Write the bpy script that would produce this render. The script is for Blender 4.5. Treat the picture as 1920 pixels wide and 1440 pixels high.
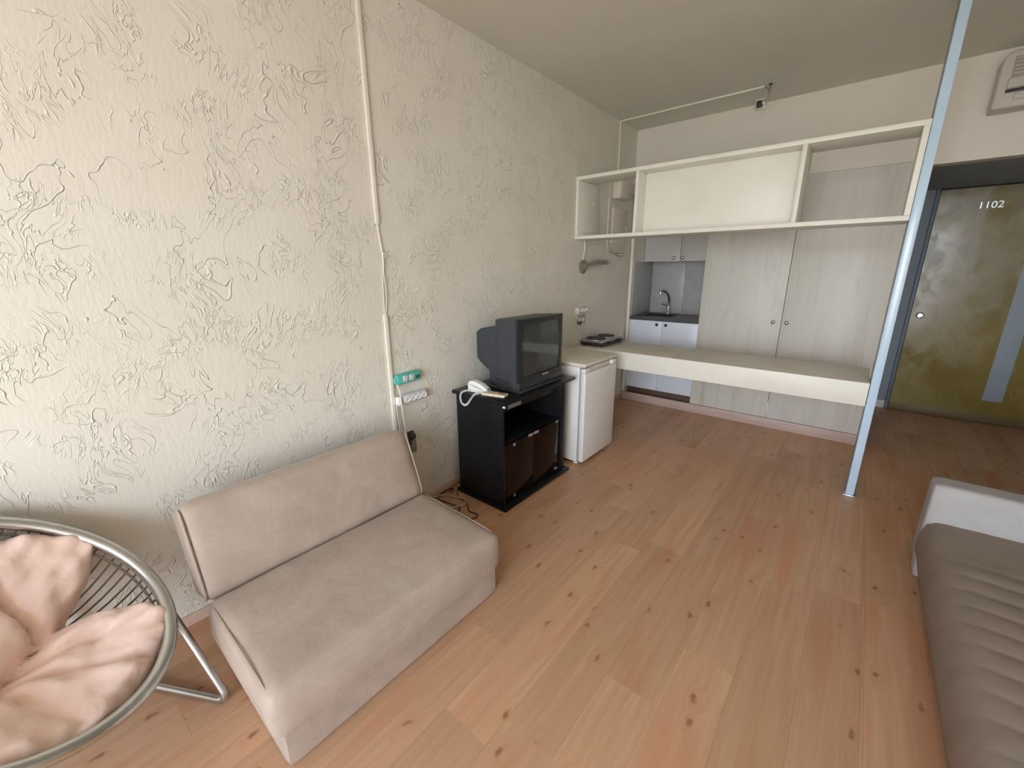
import bpy, bmesh, math, random
from mathutils import Vector, Matrix, noise as mnoise

# ------------------------------------------------------------------ clear
for o in list(bpy.data.objects):
    bpy.data.objects.remove(o, do_unlink=True)
sc = bpy.context.scene
COL = sc.collection
random.seed(7)

# ------------------------------------------------------------------ camera
cam_d = bpy.data.cameras.new('camera')
cam = bpy.data.objects.new('camera', cam_d)
COL.objects.link(cam)
sc.camera = cam
cam_d.sensor_fit = 'HORIZONTAL'
cam_d.sensor_width = 36.0
cam_d.lens = 774.92 / 1920 * 36.0
cam_d.clip_start = 0.02
YAW, PITCH, ROLL = (math.radians(a) for a in (-39.823, -15.586, -0.406))
fw = Vector((math.sin(YAW) * math.cos(PITCH), math.cos(YAW) * math.cos(PITCH), math.sin(PITCH)))
rt = fw.cross(Vector((0, 0, 1))).normalized()
up = rt.cross(fw)
r2 = math.cos(ROLL) * rt + math.sin(ROLL) * up
u2 = -math.sin(ROLL) * rt + math.cos(ROLL) * up
m3 = Matrix((r2, u2, -fw)).transposed()
cam.matrix_world = Matrix.Translation((2.103, 0.0, 1.55)) @ m3.to_4x4()

# ------------------------------------------------------------------ world: open sky, hazy ground far below
WSTR = 5.5
w = bpy.data.worlds.new('sky')
sc.world = w
w.use_nodes = True
wn = w.node_tree.nodes
wl = w.node_tree.links
wn.clear()
wo = wn.new('ShaderNodeOutputWorld')
bg = wn.new('ShaderNodeBackground')
tc = wn.new('ShaderNodeTexCoord')
sx = wn.new('ShaderNodeSeparateXYZ')
rp = wn.new('ShaderNodeValToRGB')
mr = wn.new('ShaderNodeMapRange')
mr.inputs['From Min'].default_value = -1
mr.inputs['From Max'].default_value = 1
rp.color_ramp.elements[0].position = 0.40
rp.color_ramp.elements[0].color = (0.40, 0.39, 0.37, 1)
rp.color_ramp.elements[1].position = 0.52
rp.color_ramp.elements[1].color = (0.93, 0.975, 1.02, 1)
e = rp.color_ramp.elements.new(0.85)
e.color = (0.46, 0.66, 0.98, 1)
wl.new(tc.outputs['Generated'], sx.inputs[0])
wl.new(sx.outputs['Z'], mr.inputs['Value'])
wl.new(mr.outputs[0], rp.inputs[0])
wl.new(rp.outputs[0], bg.inputs['Color'])
bg.inputs['Strength'].default_value = WSTR
wl.new(bg.outputs[0], wo.inputs[0])

# window opening in the front wall (behind the camera): daylight portal
WX0, WX1, WZ0, WZ1, WY = 1.20, 3.45, 0.02, 2.80, -2.7
pl = bpy.data.lights.new('window_portal', 'AREA')
pl.shape = 'RECTANGLE'
pl.size = WX1 - WX0
pl.size_y = WZ1 - WZ0
pl.cycles.is_portal = True
plo = bpy.data.objects.new('window_portal', pl)
COL.objects.link(plo)
plo.location = ((WX0 + WX1) / 2, WY - 0.1, (WZ0 + WZ1) / 2)
plo.rotation_euler = (math.radians(90), 0, 0)

sc.view_settings.view_transform = 'Standard'
sc.view_settings.look = 'None'
sc.view_settings.gamma = 1
sc.view_settings.use_curve_mapping = False
sc.view_settings.exposure = 1.33
sc.cycles.max_bounces = 8
sc.cycles.diffuse_bounces = 5
sc.cycles.use_adaptive_sampling = True
sc.cycles.adaptive_threshold = 0.05
sc.cycles.adaptive_min_samples = 12
sc.cycles.glossy_bounces = 3
sc.cycles.transmission_bounces = 8
sc.cycles.caustics_reflective = False
sc.cycles.caustics_refractive = False
sc.cycles.use_denoising = True

# ------------------------------------------------------------------ materials
MATS = {}


class NT:
    def __init__(s, name, rough=0.6, metal=0.0, spec=0.5, color=(0.8, 0.8, 0.8)):
        s.m = bpy.data.materials.new(name)
        s.m.use_nodes = True
        s.n = s.m.node_tree.nodes
        s.l = s.m.node_tree.links
        s.b = s.n['Principled BSDF']
        s.b.inputs['Roughness'].default_value = rough
        s.b.inputs['Metallic'].default_value = metal
        s.b.inputs['Specular IOR Level'].default_value = spec
        s.b.inputs['Base Color'].default_value = (*color, 1)
        MATS[name] = s.m

    def add(s, t, **kw):
        n = s.n.new(t)
        for k, v in kw.items():
            if hasattr(n, k) and k not in n.inputs:
                setattr(n, k, v)
            else:
                n.inputs[k].default_value = v
        return n

    def pos(s, scale=(1, 1, 1), obj=False, loc=(0, 0, 0), src=None):
        mp = s.n.new('ShaderNodeMapping')
        mp.inputs['Scale'].default_value = scale
        mp.inputs['Location'].default_value = loc
        if src is None:
            if obj:
                src = s.n.new('ShaderNodeTexCoord').outputs['Object']
            else:
                src = s.n.new('ShaderNodeNewGeometry').outputs['Position']
        s.l.new(src, mp.inputs['Vector'])
        return mp.outputs[0]

    def noise(s, vec, scale=5, detail=3, rough=0.5, dist=0.0):
        t = s.n.new('ShaderNodeTexNoise')
        t.inputs['Scale'].default_value = scale
        t.inputs['Detail'].default_value = detail
        t.inputs['Roughness'].default_value = rough
        t.inputs['Distortion'].default_value = dist
        s.l.new(vec, t.inputs['Vector'])
        return t.outputs['Fac']

    def ramp(s, fac, stops):
        r = s.n.new('ShaderNodeValToRGB')
        els = r.color_ramp.elements
        for i, (p, c) in enumerate(stops):
            if i < 2:
                els[i].position = p
                els[i].color = (*c, 1)
            else:
                x = els.new(p)
                x.color = (*c, 1)
        s.l.new(fac, r.inputs[0])
        return r.outputs[0]

    def mix(s, fac, a, b, blend='MIX'):
        m = s.n.new('ShaderNodeMix')
        m.data_type = 'RGBA'
        m.blend_type = blend
        for v, k in ((fac, 0), (a, 6), (b, 7)):
            if isinstance(v, (int, float)):
                m.inputs[k].default_value = v
            elif isinstance(v, tuple):
                m.inputs[k].default_value = (*v, 1)
            else:
                s.l.new(v, m.inputs[k])
        return m.outputs[2]

    def math(s, op, a, b=0.0, c=None, clamp=False):
        m = s.n.new('ShaderNodeMath')
        m.operation = op
        m.use_clamp = clamp
        for i, v in enumerate((a, b, c)):
            if v is None:
                continue
            if isinstance(v, (int, float)):
                m.inputs[i].default_value = v
            else:
                s.l.new(v, m.inputs[i])
        return m.outputs[0]

    def smooth(s, v, a, b, lo=0.0, hi=1.0):
        m = s.n.new('ShaderNodeMapRange')
        m.interpolation_type = 'SMOOTHSTEP'
        s.l.new(v, m.inputs['Value'])
        m.inputs['From Min'].default_value = a
        m.inputs['From Max'].default_value = b
        m.inputs['To Min'].default_value = lo
        m.inputs['To Max'].default_value = hi
        return m.outputs[0]

    def color(s, c):
        s.l.new(c, s.b.inputs['Base Color'])

    def rough(s, c):
        s.l.new(c, s.b.inputs['Roughness'])

    def bump(s, h, strength=0.3, dist=0.01):
        b = s.n.new('ShaderNodeBump')
        b.inputs['Strength'].default_value = strength
        b.inputs['Distance'].default_value = dist
        s.l.new(h, b.inputs['Height'])
        s.l.new(b.outputs[0], s.b.inputs['Normal'])


def plain(name, color, rough=0.5, metal=0.0, spec=0.5, var=0.06, nscale=6, bump=0.0, bscale=60):
    """flat colour with a little procedural unevenness"""
    t = NT(name, rough, metal, spec, color)
    v = t.pos(obj=True)
    n = t.noise(v, nscale, 2, 0.6)
    a = tuple(max(0, c * (1 - var)) for c in color)
    b = tuple(min(1, c * (1 + var)) for c in color)
    t.color(t.ramp(n, [(0.3, a), (0.7, b)]))
    if bump:
        t.bump(t.noise(v, bscale, 3), bump, 0.002)
    return t.m


# --- troweled plaster
t = NT('plaster', 0.75, 0, 0.3)
p = t.pos()
warp = t.noise(p, 2.0, 1, 0.55)
pw = t.n.new('ShaderNodeTexNoise')
pw.inputs['Scale'].default_value = 3.5
pw.inputs['Detail'].default_value = 1
t.l.new(p, pw.inputs['Vector'])
vm = t.n.new('ShaderNodeVectorMath')
vm.operation = 'MULTIPLY_ADD'
t.l.new(pw.outputs['Color'], vm.inputs[0])
vm.inputs[1].default_value = (0.25, 0.25, 0.25)
t.l.new(p, vm.inputs[2])
pd = vm.outputs[0]
pm1 = t.pos((1, 1.15, 0.85), src=pd)


def ridge(src, scale, det, width, lo=0.5):
    n = t.noise(src, scale, det, 0.55, 0.6)
    d = t.math('ABSOLUTE', t.math('SUBTRACT', n, lo))
    return t.smooth(d, 0.0, width, 1.0, 0.0)


r1 = ridge(pm1, 7.0, 2, 0.011)
r2_ = ridge(t.pos((1, 1.9, 0.75), src=pd, loc=(3, 7, 1)), 17.0, 2, 0.035)
k1 = t.smooth(t.noise(t.pos(loc=(5, 5, 5)), 4.5, 1), 0.48, 0.62)
k2 = t.smooth(t.noise(t.pos(loc=(1, 8, 3)), 5.0, 1, 0.6), 0.46, 0.62)
hh = t.math('MULTIPLY', r1, k1)
hh = t.math('MAXIMUM', hh, t.math('MULTIPLY', t.math('MULTIPLY', r2_, k2), 0.65))
fine = t.noise(t.pos((1, 1.5, 0.6)), 38, 1, 0.6)
hh = t.math('ADD', hh, t.math('MULTIPLY', fine, 0.22))
sp = t.n.new('ShaderNodeSeparateXYZ')
t.l.new(p, sp.inputs[0])
yfade = t.smooth(sp.outputs['Y'], 3.9, 4.25, 1.0, 0.12)      # the plaster ends at the kitchen corner, smooth paint beyond
hh = t.math('MULTIPLY', hh, yfade)
t.color(t.ramp(warp, [(0.3, (0.74, 0.705, 0.62)), (0.7, (0.775, 0.745, 0.665))]))
t.bump(hh, 0.6, 0.009)

# --- painted surfaces
t = NT('wall_paint', 0.8, 0, 0.3)
p = t.pos()
t.color(t.ramp(t.noise(p, 1.5, 4, 0.6), [(0.3, (0.76, 0.715, 0.635)), (0.7, (0.80, 0.76, 0.685))]))
t.bump(t.noise(p, 90, 3), 0.12, 0.003)
t = NT('ceiling_paint', 0.85, 0, 0.25)
p = t.pos()
t.color(t.ramp(t.noise(p, 1.2, 3, 0.6), [(0.3, (0.70, 0.685, 0.61)), (0.7, (0.74, 0.725, 0.655))]))
t.bump(t.noise(p, 60, 3), 0.12, 0.003)
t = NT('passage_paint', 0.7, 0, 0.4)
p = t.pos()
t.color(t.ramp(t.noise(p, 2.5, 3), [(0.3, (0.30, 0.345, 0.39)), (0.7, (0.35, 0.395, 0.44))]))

# --- pine laminate
t = NT('pine_laminate', 0.36, 0, 0.45)
oi = t.n.new('ShaderNodeObjectInfo')
geo = t.n.new('ShaderNodeNewGeometry')
cx = t.n.new('ShaderNodeCombineXYZ')
t.l.new(t.math('MULTIPLY', oi.outputs['Random'], 37.0), cx.inputs[0])
t.l.new(t.math('MULTIPLY', oi.outputs['Random'], 91.0), cx.inputs[1])
va = t.n.new('ShaderNodeVectorMath')
va.operation = 'ADD'
t.l.new(geo.outputs['Position'], va.inputs[0])
t.l.new(cx.outputs[0], va.inputs[1])
P0 = va.outputs[0]
vor = t.n.new('ShaderNodeTexVoronoi')
vor.voronoi_dimensions = '2D'
vor.inputs['Scale'].default_value = 1.0
t.l.new(t.pos((7.5, 3.6, 1), src=P0), vor.inputs['Vector'])
crnd = t.n.new('ShaderNodeSeparateColor')
t.l.new(vor.outputs['Color'], crnd.inputs[0])
pick = t.smooth(crnd.outputs[0], 0.46, 0.58)
kn = t.noise(t.pos((30, 30, 1), src=P0), 1, 2)
dd = t.math('ADD', vor.outputs['Distance'], t.math('MULTIPLY', t.math('SUBTRACT', kn, 0.5), 0.24))
knot = t.math('MULTIPLY', t.smooth(dd, 0.02, 0.10, 1.0, 0.0), pick)
halo = t.math('MULTIPLY', t.smooth(dd, 0.05, 0.34, 1.0, 0.0), pick)
# grain bends round the knots
bend = t.n.new('ShaderNodeCombineXYZ')
t.l.new(t.math('MULTIPLY', halo, 0.03), bend.inputs[0])
vb = t.n.new('ShaderNodeVectorMath')
vb.operation = 'ADD'
t.l.new(P0, vb.inputs[0])
t.l.new(bend.outputs[0], vb.inputs[1])
P1 = vb.outputs[0]
g1 = t.noise(t.pos((34, 1.5, 1), src=P1), 1.0, 5, 0.6, 0.4)
g2 = t.noise(t.pos((120, 4.0, 1), src=P1), 1.0, 3, 0.6)
red = t.noise(t.pos((7, 0.9, 1), src=P0, loc=(4, 9, 0)), 1.0, 2, 0.5, 0.3)
c = t.ramp(g1, [(0.25, (0.49, 0.275, 0.15)), (0.55, (0.57, 0.34, 0.20)), (0.8, (0.62, 0.39, 0.24))])
c = t.mix(t.smooth(red, 0.50, 0.74, 0, 0.72), c, (0.53, 0.24, 0.13))
c = t.mix(t.smooth(g2, 0.55, 0.8, 0, 0.28), c, (0.48, 0.26, 0.14))
c = t.mix(t.math('MULTIPLY', halo, 0.30), c, (0.56, 0.27, 0.14))
c = t.mix(t.math('MULTIPLY', knot, 0.80), c, (0.27, 0.105, 0.05))
hv = t.math('MULTIPLY_ADD', oi.outputs['Random'], 0.16, 0.92)
hc = t.n.new('ShaderNodeCombineColor')
for i in range(3):
    t.l.new(hv, hc.inputs[i])
c = t.mix(1.0, c, hc.outputs[0], 'MULTIPLY')
t.color(c)
t.rough(t.smooth(t.noise(t.pos(), 3, 4), 0.3, 0.7, 0.30, 0.42))
plain('floor_base', (0.16, 0.09, 0.05), 0.8)

# --- skirting (pale laminate)
t = NT('skirting', 0.5)
p = t.pos((2, 2, 30))
t.color(t.ramp(t.noise(p, 2, 4), [(0.3, (0.60, 0.43, 0.33)), (0.7, (0.68, 0.51, 0.41))]))
t = NT('plinth_wood', 0.45)
p = t.pos((2, 2, 40))
t.color(t.ramp(t.noise(p, 1.5, 4), [(0.3, (0.50, 0.37, 0.31)), (0.7, (0.60, 0.47, 0.42))]))
plain('dark_plinth', (0.13, 0.075, 0.05), 0.6)

# --- limed wood of the wardrobe
t = NT('limed_wood', 0.42, 0, 0.45)
p = t.pos((13, 13, 0.9))
a = t.noise(p, 1.0, 5, 0.6, 0.7)
b = t.noise(t.pos((7, 7, 0.7), loc=(3, 1, 2)), 1.0, 4, 0.65, 1.2)
c = t.ramp(a, [(0.25, (0.60, 0.585, 0.535)), (0.5, (0.67, 0.665, 0.62)), (0.8, (0.70, 0.70, 0.66))])
c = t.mix(t.smooth(b, 0.54, 0.74, 0, 0.5), c, (0.49, 0.445, 0.375))
t.color(c)
t.bump(a, 0.06, 0.002)

# --- aged cream paint for shelf and counter
t = NT('cream_paint', 0.42, 0, 0.45)
p = t.pos()
a = t.noise(p, 3.0, 5, 0.65, 0.5)
t.color(t.ramp(a, [(0.25, (0.77, 0.755, 0.665)), (0.6, (0.83, 0.82, 0.75)), (0.8, (0.86, 0.855, 0.80))]))
t.bump(t.noise(p, 40, 2), 0.05, 0.002)
t = NT('counter_top', 0.34, 0, 0.5)  # dimmer light on the upward face is put into this darker colour
p = t.pos()
t.color(t.ramp(t.noise(p, 6, 5, 0.6, 0.5), [(0.25, (0.66, 0.585, 0.48)), (0.75, (0.75, 0.685, 0.58))]))

# --- kitchen
plain('cabinet_white', (0.74, 0.80, 0.90), 0.3, 0, 0.5, 0.03)
plain('cabinet_grey', (0.58, 0.575, 0.57), 0.42, 0, 0.5, 0.03)
t = NT('stone_tile', 0.3)
p = t.pos((1, 1, 1.6), obj=False)
a = t.noise(p, 6, 6, 0.65, 1.5)
t.color(t.ramp(a, [(0.3, (0.40, 0.40, 0.405)), (0.6, (0.47, 0.47, 0.475)), (0.75, (0.56, 0.56, 0.565))]))
plain('worktop_dark', (0.085, 0.08, 0.085), 0.32, 0, 0.5, 0.3, 60)
plain('sink_dark', (0.045, 0.043, 0.045), 0.35, 0, 0.5, 0.2, 40)
plain('chrome', (0.72, 0.73, 0.75), 0.16, 1.0, 0.5, 0.04)
plain('steel', (0.55, 0.56, 0.58), 0.3, 1.0, 0.5, 0.05)
plain('hob_plate', (0.055, 0.05, 0.05), 0.55, 0.2, 0.5, 0.2, 30)
plain('black_plastic', (0.03, 0.03, 0.032), 0.45, 0, 0.5, 0.15)
plain('tv_plastic', (0.040, 0.045, 0.055), 0.46, 0, 0.5, 0.1, 20, 0.1, 300)
plain('tv_trim', (0.022, 0.023, 0.026), 0.4, 0, 0.5, 0.1)
plain('badge_grey', (0.45, 0.45, 0.46), 0.35, 0.6)
t = NT('tv_glass', 0.07, 0, 0.6, (0.055, 0.06, 0.06))
p = t.pos(obj=True)
t.color(t.ramp(t.noise(p, 3, 2), [(0.3, (0.050, 0.055, 0.054)), (0.7, (0.060, 0.066, 0.064))]))
t = NT('black_veneer', 0.3, 0, 0.22)
p = t.pos((40, 40, 3))
a = t.noise(p, 1, 4, 0.6)
t.color(t.ramp(a, [(0.3, (0.006, 0.006, 0.007)), (0.7, (0.013, 0.013, 0.015))]))
t.bump(a, 0.08, 0.002)
t = NT('smoked_glass', 0.1, 0, 0.2, (0.030, 0.014, 0.010))
t.color(t.ramp(t.noise(t.pos(), 2, 2), [(0.3, (0.010, 0.004, 0.003)), (0.7, (0.014, 0.006, 0.004))]))
plain('sticker', (0.20, 0.19, 0.17), 0.5)
plain('fridge_white', (0.80, 0.79, 0.765), 0.32, 0, 0.5, 0.03)
plain('fridge_top', (0.74, 0.69, 0.59), 0.4, 0, 0.5, 0.06)
plain('seal_grey', (0.35, 0.38, 0.42), 0.6)
plain('white_plastic', (0.82, 0.82, 0.81), 0.35, 0, 0.5, 0.03)
plain('strip_grey', (0.60, 0.63, 0.67), 0.4, 0, 0.5, 0.04)
plain('teal_plastic', (0.10, 0.47, 0.40), 0.4, 0, 0.5, 0.06)
plain('socket_dark', (0.07, 0.06, 0.05), 0.45)
plain('socket_beige', (0.46, 0.42, 0.35), 0.45)
plain('red_plastic', (0.5, 0.05, 0.04), 0.4)
plain('trunk_cream', (0.84, 0.815, 0.72), 0.45, 0, 0.5, 0.03)
plain('cable_white', (0.80, 0.77, 0.70), 0.5)
plain('cable_brown', (0.075, 0.035, 0.02), 0.5)
plain('cable_pink', (0.52, 0.42, 0.36), 0.5)
plain('remote_beige', (0.72, 0.63, 0.46), 0.5, 0, 0.4, 0.1)
plain('remote_brown', (0.36, 0.28, 0.2), 0.5, 0, 0.4, 0.2, 60)
plain('lamp_grey', (0.33, 0.30, 0.26), 0.4, 0.5)
plain('post_white', (0.55, 0.72, 0.88), 0.22, 0, 0.6, 0.03)
plain('post_edge', (0.30, 0.36, 0.42), 0.4)
plain('ac_plastic', (0.58, 0.54, 0.48), 0.5, 0, 0.4, 0.05)
plain('ac_grille', (0.36, 0.33, 0.28), 0.6)
plain('box_white', (0.76, 0.70, 0.62), 0.5)

# --- entrance door, glossy varnish over mustard paint, reflections included in the colour
t = NT('mustard_door', 0.22, 0, 0.55)
p = t.pos()
a = t.noise(p, 1.3, 3, 0.55, 0.3)
b = t.noise(t.pos((1, 1, 0.7), loc=(7, 3, 1)), 8, 3, 0.6, 0.4)
c = t.ramp(a, [(0.3, (0.20, 0.145, 0.03)), (0.7, (0.27, 0.20, 0.045))])
c = t.mix(t.smooth(b, 0.55, 0.8, 0, 0.25), c, (0.20, 0.15, 0.05))
sp = t.n.new('ShaderNodeSeparateXYZ')
t.l.new(p, sp.inputs[0])
reflect_mask = t.math('MULTIPLY', t.smooth(sp.outputs['Z'], 0.9, 1.9), t.smooth(t.noise(t.pos((1.6, 1, 0.45), loc=(2, 0, 4)), 2.6, 4, 0.6, 0.6), 0.34, 0.68))
c = t.mix(t.math('MULTIPLY', reflect_mask, 0.55), c, (0.33, 0.34, 0.32))     # greyish streaky reflections painted into the upper half
t.color(c)
t.rough(t.smooth(b, 0.3, 0.7, 0.16, 0.34))
t.bump(a, 0.10, 0.01)
plain('door_rail', (0.17, 0.12, 0.05), 0.5)
plain('door_frame_paint', (0.19, 0.24, 0.30), 0.5)
plain('frosted_glass', (0.30, 0.36, 0.41), 0.3, 0, 0.5, 0.05)

# --- upholstery
t = NT('suede_greige', 0.55, 0, 0.35)
p = t.pos()
a = t.noise(p, 5, 5, 0.65, 0.6)
b = t.noise(t.pos(loc=(4, 4, 4)), 14, 4, 0.7)
c = t.ramp(a, [(0.3, (0.375, 0.295, 0.235)), (0.7, (0.46, 0.375, 0.305))])
c = t.mix(t.smooth(b, 0.52, 0.75, 0, 0.45), c, (0.34, 0.285, 0.24))
t.color(c)
t.b.inputs['Sheen Weight'].default_value = 0.15
t.bump(t.noise(p, 16, 4, 0.6, 0.5), 0.3, 0.006)
plain('suede_piping', (0.40, 0.325, 0.26), 0.6)
t = NT('pink_satin', 0.48, 0, 0.4)
p = t.pos()
a = t.noise(p, 6, 4, 0.6)
t.color(t.ramp(a, [(0.3, (0.84, 0.60, 0.50)), (0.7, (0.89, 0.675, 0.58))]))
t.b.inputs['Sheen Weight'].default_value = 0.25
fold = t.noise(t.pos((1, 1, 1)), 13, 2, 0.5, 0.5)
t.bump(fold, 0.5, 0.016)
t = NT('quilt_beige', 0.8, 0, 0.2)
p = t.pos()
t.color(t.ramp(t.noise(p, 7, 4), [(0.3, (0.27, 0.215, 0.18)), (0.7, (0.31, 0.25, 0.21))]))
t.bump(t.noise(p, 300, 2), 0.2, 0.002)
t = NT('bed_white', 0.75, 0, 0.2)
p = t.pos()
t.color(t.ramp(t.noise(p, 9, 4), [(0.3, (0.40, 0.385, 0.385)), (0.7, (0.45, 0.435, 0.435))]))
t.bump(t.noise(p, 120, 3), 0.25, 0.003)
plain('chair_tube', (0.58, 0.59, 0.58), 0.27, 1.0, 0.5, 0.08, 12)
plain('chair_wire', (0.22, 0.20, 0.18), 0.4, 0.8, 0.5, 0.1)
plain('facade', (0.6, 0.6, 0.58), 0.8)

M = MATS

# ------------------------------------------------------------------ helpers


def obj(name, me, mat=None, parent=None):
    """link a mesh given in world coordinates; children are made local to the parent's origin"""
    o = bpy.data.objects.new(name, me)
    COL.objects.link(o)
    if mat:
        me.materials.append(M[mat])
    if parent is not None:
        loc = parent_loc(parent)
        me.transform(Matrix.Translation(-loc))
        o.parent = parent
    return o


def parent_loc(p):
    v = Vector((0, 0, 0))
    while p is not None:
        v += p.location
        p = p.parent
    return v


def thing(name, label, cat, loc=(0, 0, 0), group=None):
    o = bpy.data.objects.new(name, None)
    o.empty_display_size = 0.1
    COL.objects.link(o)
    o.location = loc
    tag(o, label, cat, group)
    return o


def tag(o, label=None, cat=None, group=None, kind=None):
    if label:
        o['label'] = label
    if cat:
        o['category'] = cat
    if group:
        o['group'] = group
    if kind:
        o['kind'] = kind
    return o


def finish(bm, name, smooth=None):
    bmesh.ops.recalc_face_normals(bm, faces=bm.faces[:])
    me = bpy.data.meshes.new(name)
    bm.to_mesh(me)
    bm.free()
    if smooth is not None:
        for q in me.polygons:
            q.use_smooth = True
        me.set_sharp_from_angle(angle=math.radians(smooth))
    return me


def add_box(bm, b):
    x0, x1, y0, y1, z0, z1 = b
    vs = [bm.verts.new(v) for v in ((x0, y0, z0), (x1, y0, z0), (x1, y1, z0), (x0, y1, z0), (x0, y0, z1), (x1, y0, z1), (x1, y1, z1), (x0, y1, z1))]
    return [bm.faces.new([vs[i] for i in f]) for f in ((0, 3, 2, 1), (4, 5, 6, 7), (0, 1, 5, 4), (1, 2, 6, 5), (2, 3, 7, 6), (3, 0, 4, 7))]


def box_me(b, bev=0.003, seg=2, name='m', edges=None):
    bm = bmesh.new()
    add_box(bm, b)
    if bev > 0:
        es = [e for e in bm.edges if edges is None or edges(e)]
        bmesh.ops.bevel(bm, geom=es, offset=bev, segments=seg, profile=0.5, affect='EDGES')
    return finish(bm, name, 40 if bev > 0 else None)


def box(name, b, mat, parent=None, bev=0.003, seg=2, edges=None):
    return obj(name, box_me(b, bev, seg, name, edges), mat, parent)


def boxes(name, bs, mat, parent=None, bev=0.0):
    bm = bmesh.new()
    for b in bs:
        add_box(bm, b)
    return obj(name, finish(bm, name), mat, parent)


def spline(pts, n=8, closed=False):
    P = [Vector(p) for p in pts]
    N = len(P)
    out = []
    rng = range(N if closed else N - 1)
    for i in rng:
        p0 = P[(i - 1) % N] if (closed or i > 0) else P[i] * 2 - P[i + 1]
        p1 = P[i]
        p2 = P[(i + 1) % N]
        p3 = P[(i + 2) % N] if (closed or i + 2 < N) else P[i + 1] * 2 - P[i]
        for k in range(n):
            s = k / n
            out.append(0.5 * ((2 * p1) + (p2 - p0) * s + (2 * p0 - 5 * p1 + 4 * p2 - p3) * s * s + (3 * p1 - p0 - 3 * p2 + p3) * s ** 3))
    if not closed:
        out.append(P[-1])
    return out


def fillet(pts, r, n=6):
    """round the inner corners of a polyline"""
    P = [Vector(p) for p in pts]
    out = [P[0]]
    for i in range(1, len(P) - 1):
        a = (P[i - 1] - P[i])
        b = (P[i + 1] - P[i])
        d = min(r, a.length * 0.45, b.length * 0.45)
        s = P[i] + a.normalized() * d
        e_ = P[i] + b.normalized() * d
        for k in range(n + 1):
            u = k / n
            out.append((1 - u) ** 2 * s + 2 * u * (1 - u) * P[i] + u * u * e_)
    out.append(P[-1])
    return out


def tube_me(pts, r, sides=8, closed=False, name='tube', rr=None, sx=1.0, sy=1.0):
    P = [Vector(p) for p in pts]
    N = len(P)
    bm = bmesh.new()
    rings = []
    t0 = (P[1] - P[0]).normalized()
    nrm = t0.orthogonal().normalized()
    for i in range(N):
        if closed:
            tg = (P[(i + 1) % N] - P[i - 1]).normalized()
        else:
            tg = (P[min(i + 1, N - 1)] - P[max(i - 1, 0)]).normalized()
        nrm = (nrm - tg * nrm.dot(tg)).normalized()
        bn = tg.cross(nrm)
        rad = rr(i / max(1, N - 1)) if rr else r
        rings.append([bm.verts.new(P[i] + (nrm * math.cos(a) * sx + bn * math.sin(a) * sy) * rad) for a in (2 * math.pi * k / sides for k in range(sides))])
    for i in range(N if closed else N - 1):
        a, b = rings[i], rings[(i + 1) % N]
        off = 0
        if closed and i == N - 1:
            off = min(range(sides), key=lambda s: (a[0].co - b[s].co).length)
        for k in range(sides):
            bm.faces.new((a[k], a[(k + 1) % sides], b[(k + 1 + off) % sides], b[(k + off) % sides]))
    if not closed:
        bm.faces.new(rings[0][::-1])
        bm.faces.new(rings[-1])
    return finish(bm, name, 50)


def tube(name, pts, r, mat, parent=None, sides=8, closed=False, **kw):
    return obj(name, tube_me(pts, r, sides, closed, name, **kw), mat, parent)


def lathe_me(prof, origin, axis='Z', seg=24, name='lathe'):
    """prof: list of (radius, height) from base; closed at both ends"""
    bm = bmesh.new()
    o = Vector(origin)
    A = {'Z': (Vector((1, 0, 0)), Vector((0, 1, 0)), Vector((0, 0, 1))), 'X': (Vector((0, 1, 0)), Vector((0, 0, 1)), Vector((1, 0, 0))), '-Y': (Vector((1, 0, 0)), Vector((0, 0, 1)), Vector((0, -1, 0)))}[axis]
    rings = []
    for r, h in prof:
        if r < 1e-6:
            rings.append([bm.verts.new(o + A[2] * h)])
        else:
            rings.append([bm.verts.new(o + A[0] * (r * math.cos(2 * math.pi * k / seg)) + A[1] * (r * math.sin(2 * math.pi * k / seg)) + A[2] * h) for k in range(seg)])
    for a, b in zip(rings, rings[1:]):
        if len(a) == 1 and len(b) == 1:
            continue
        for k in range(seg):
            k2 = (k + 1) % seg
            if len(a) == 1:
                bm.faces.new((a[0], b[k], b[k2]))
            elif len(b) == 1:
                bm.faces.new((a[k], a[k2], b[0]))
            else:
                bm.faces.new((a[k], a[k2], b[k2], b[k]))
    if len(rings[0]) > 1:
        bm.faces.new(rings[0][::-1])
    if len(rings[-1]) > 1:
        bm.faces.new(rings[-1])
    return finish(bm, name, 40)


def lathe(name, prof, origin, mat, parent=None, axis='Z', seg=24):
    return obj(name, lathe_me(prof, origin, axis, seg, name), mat, parent)


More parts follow.
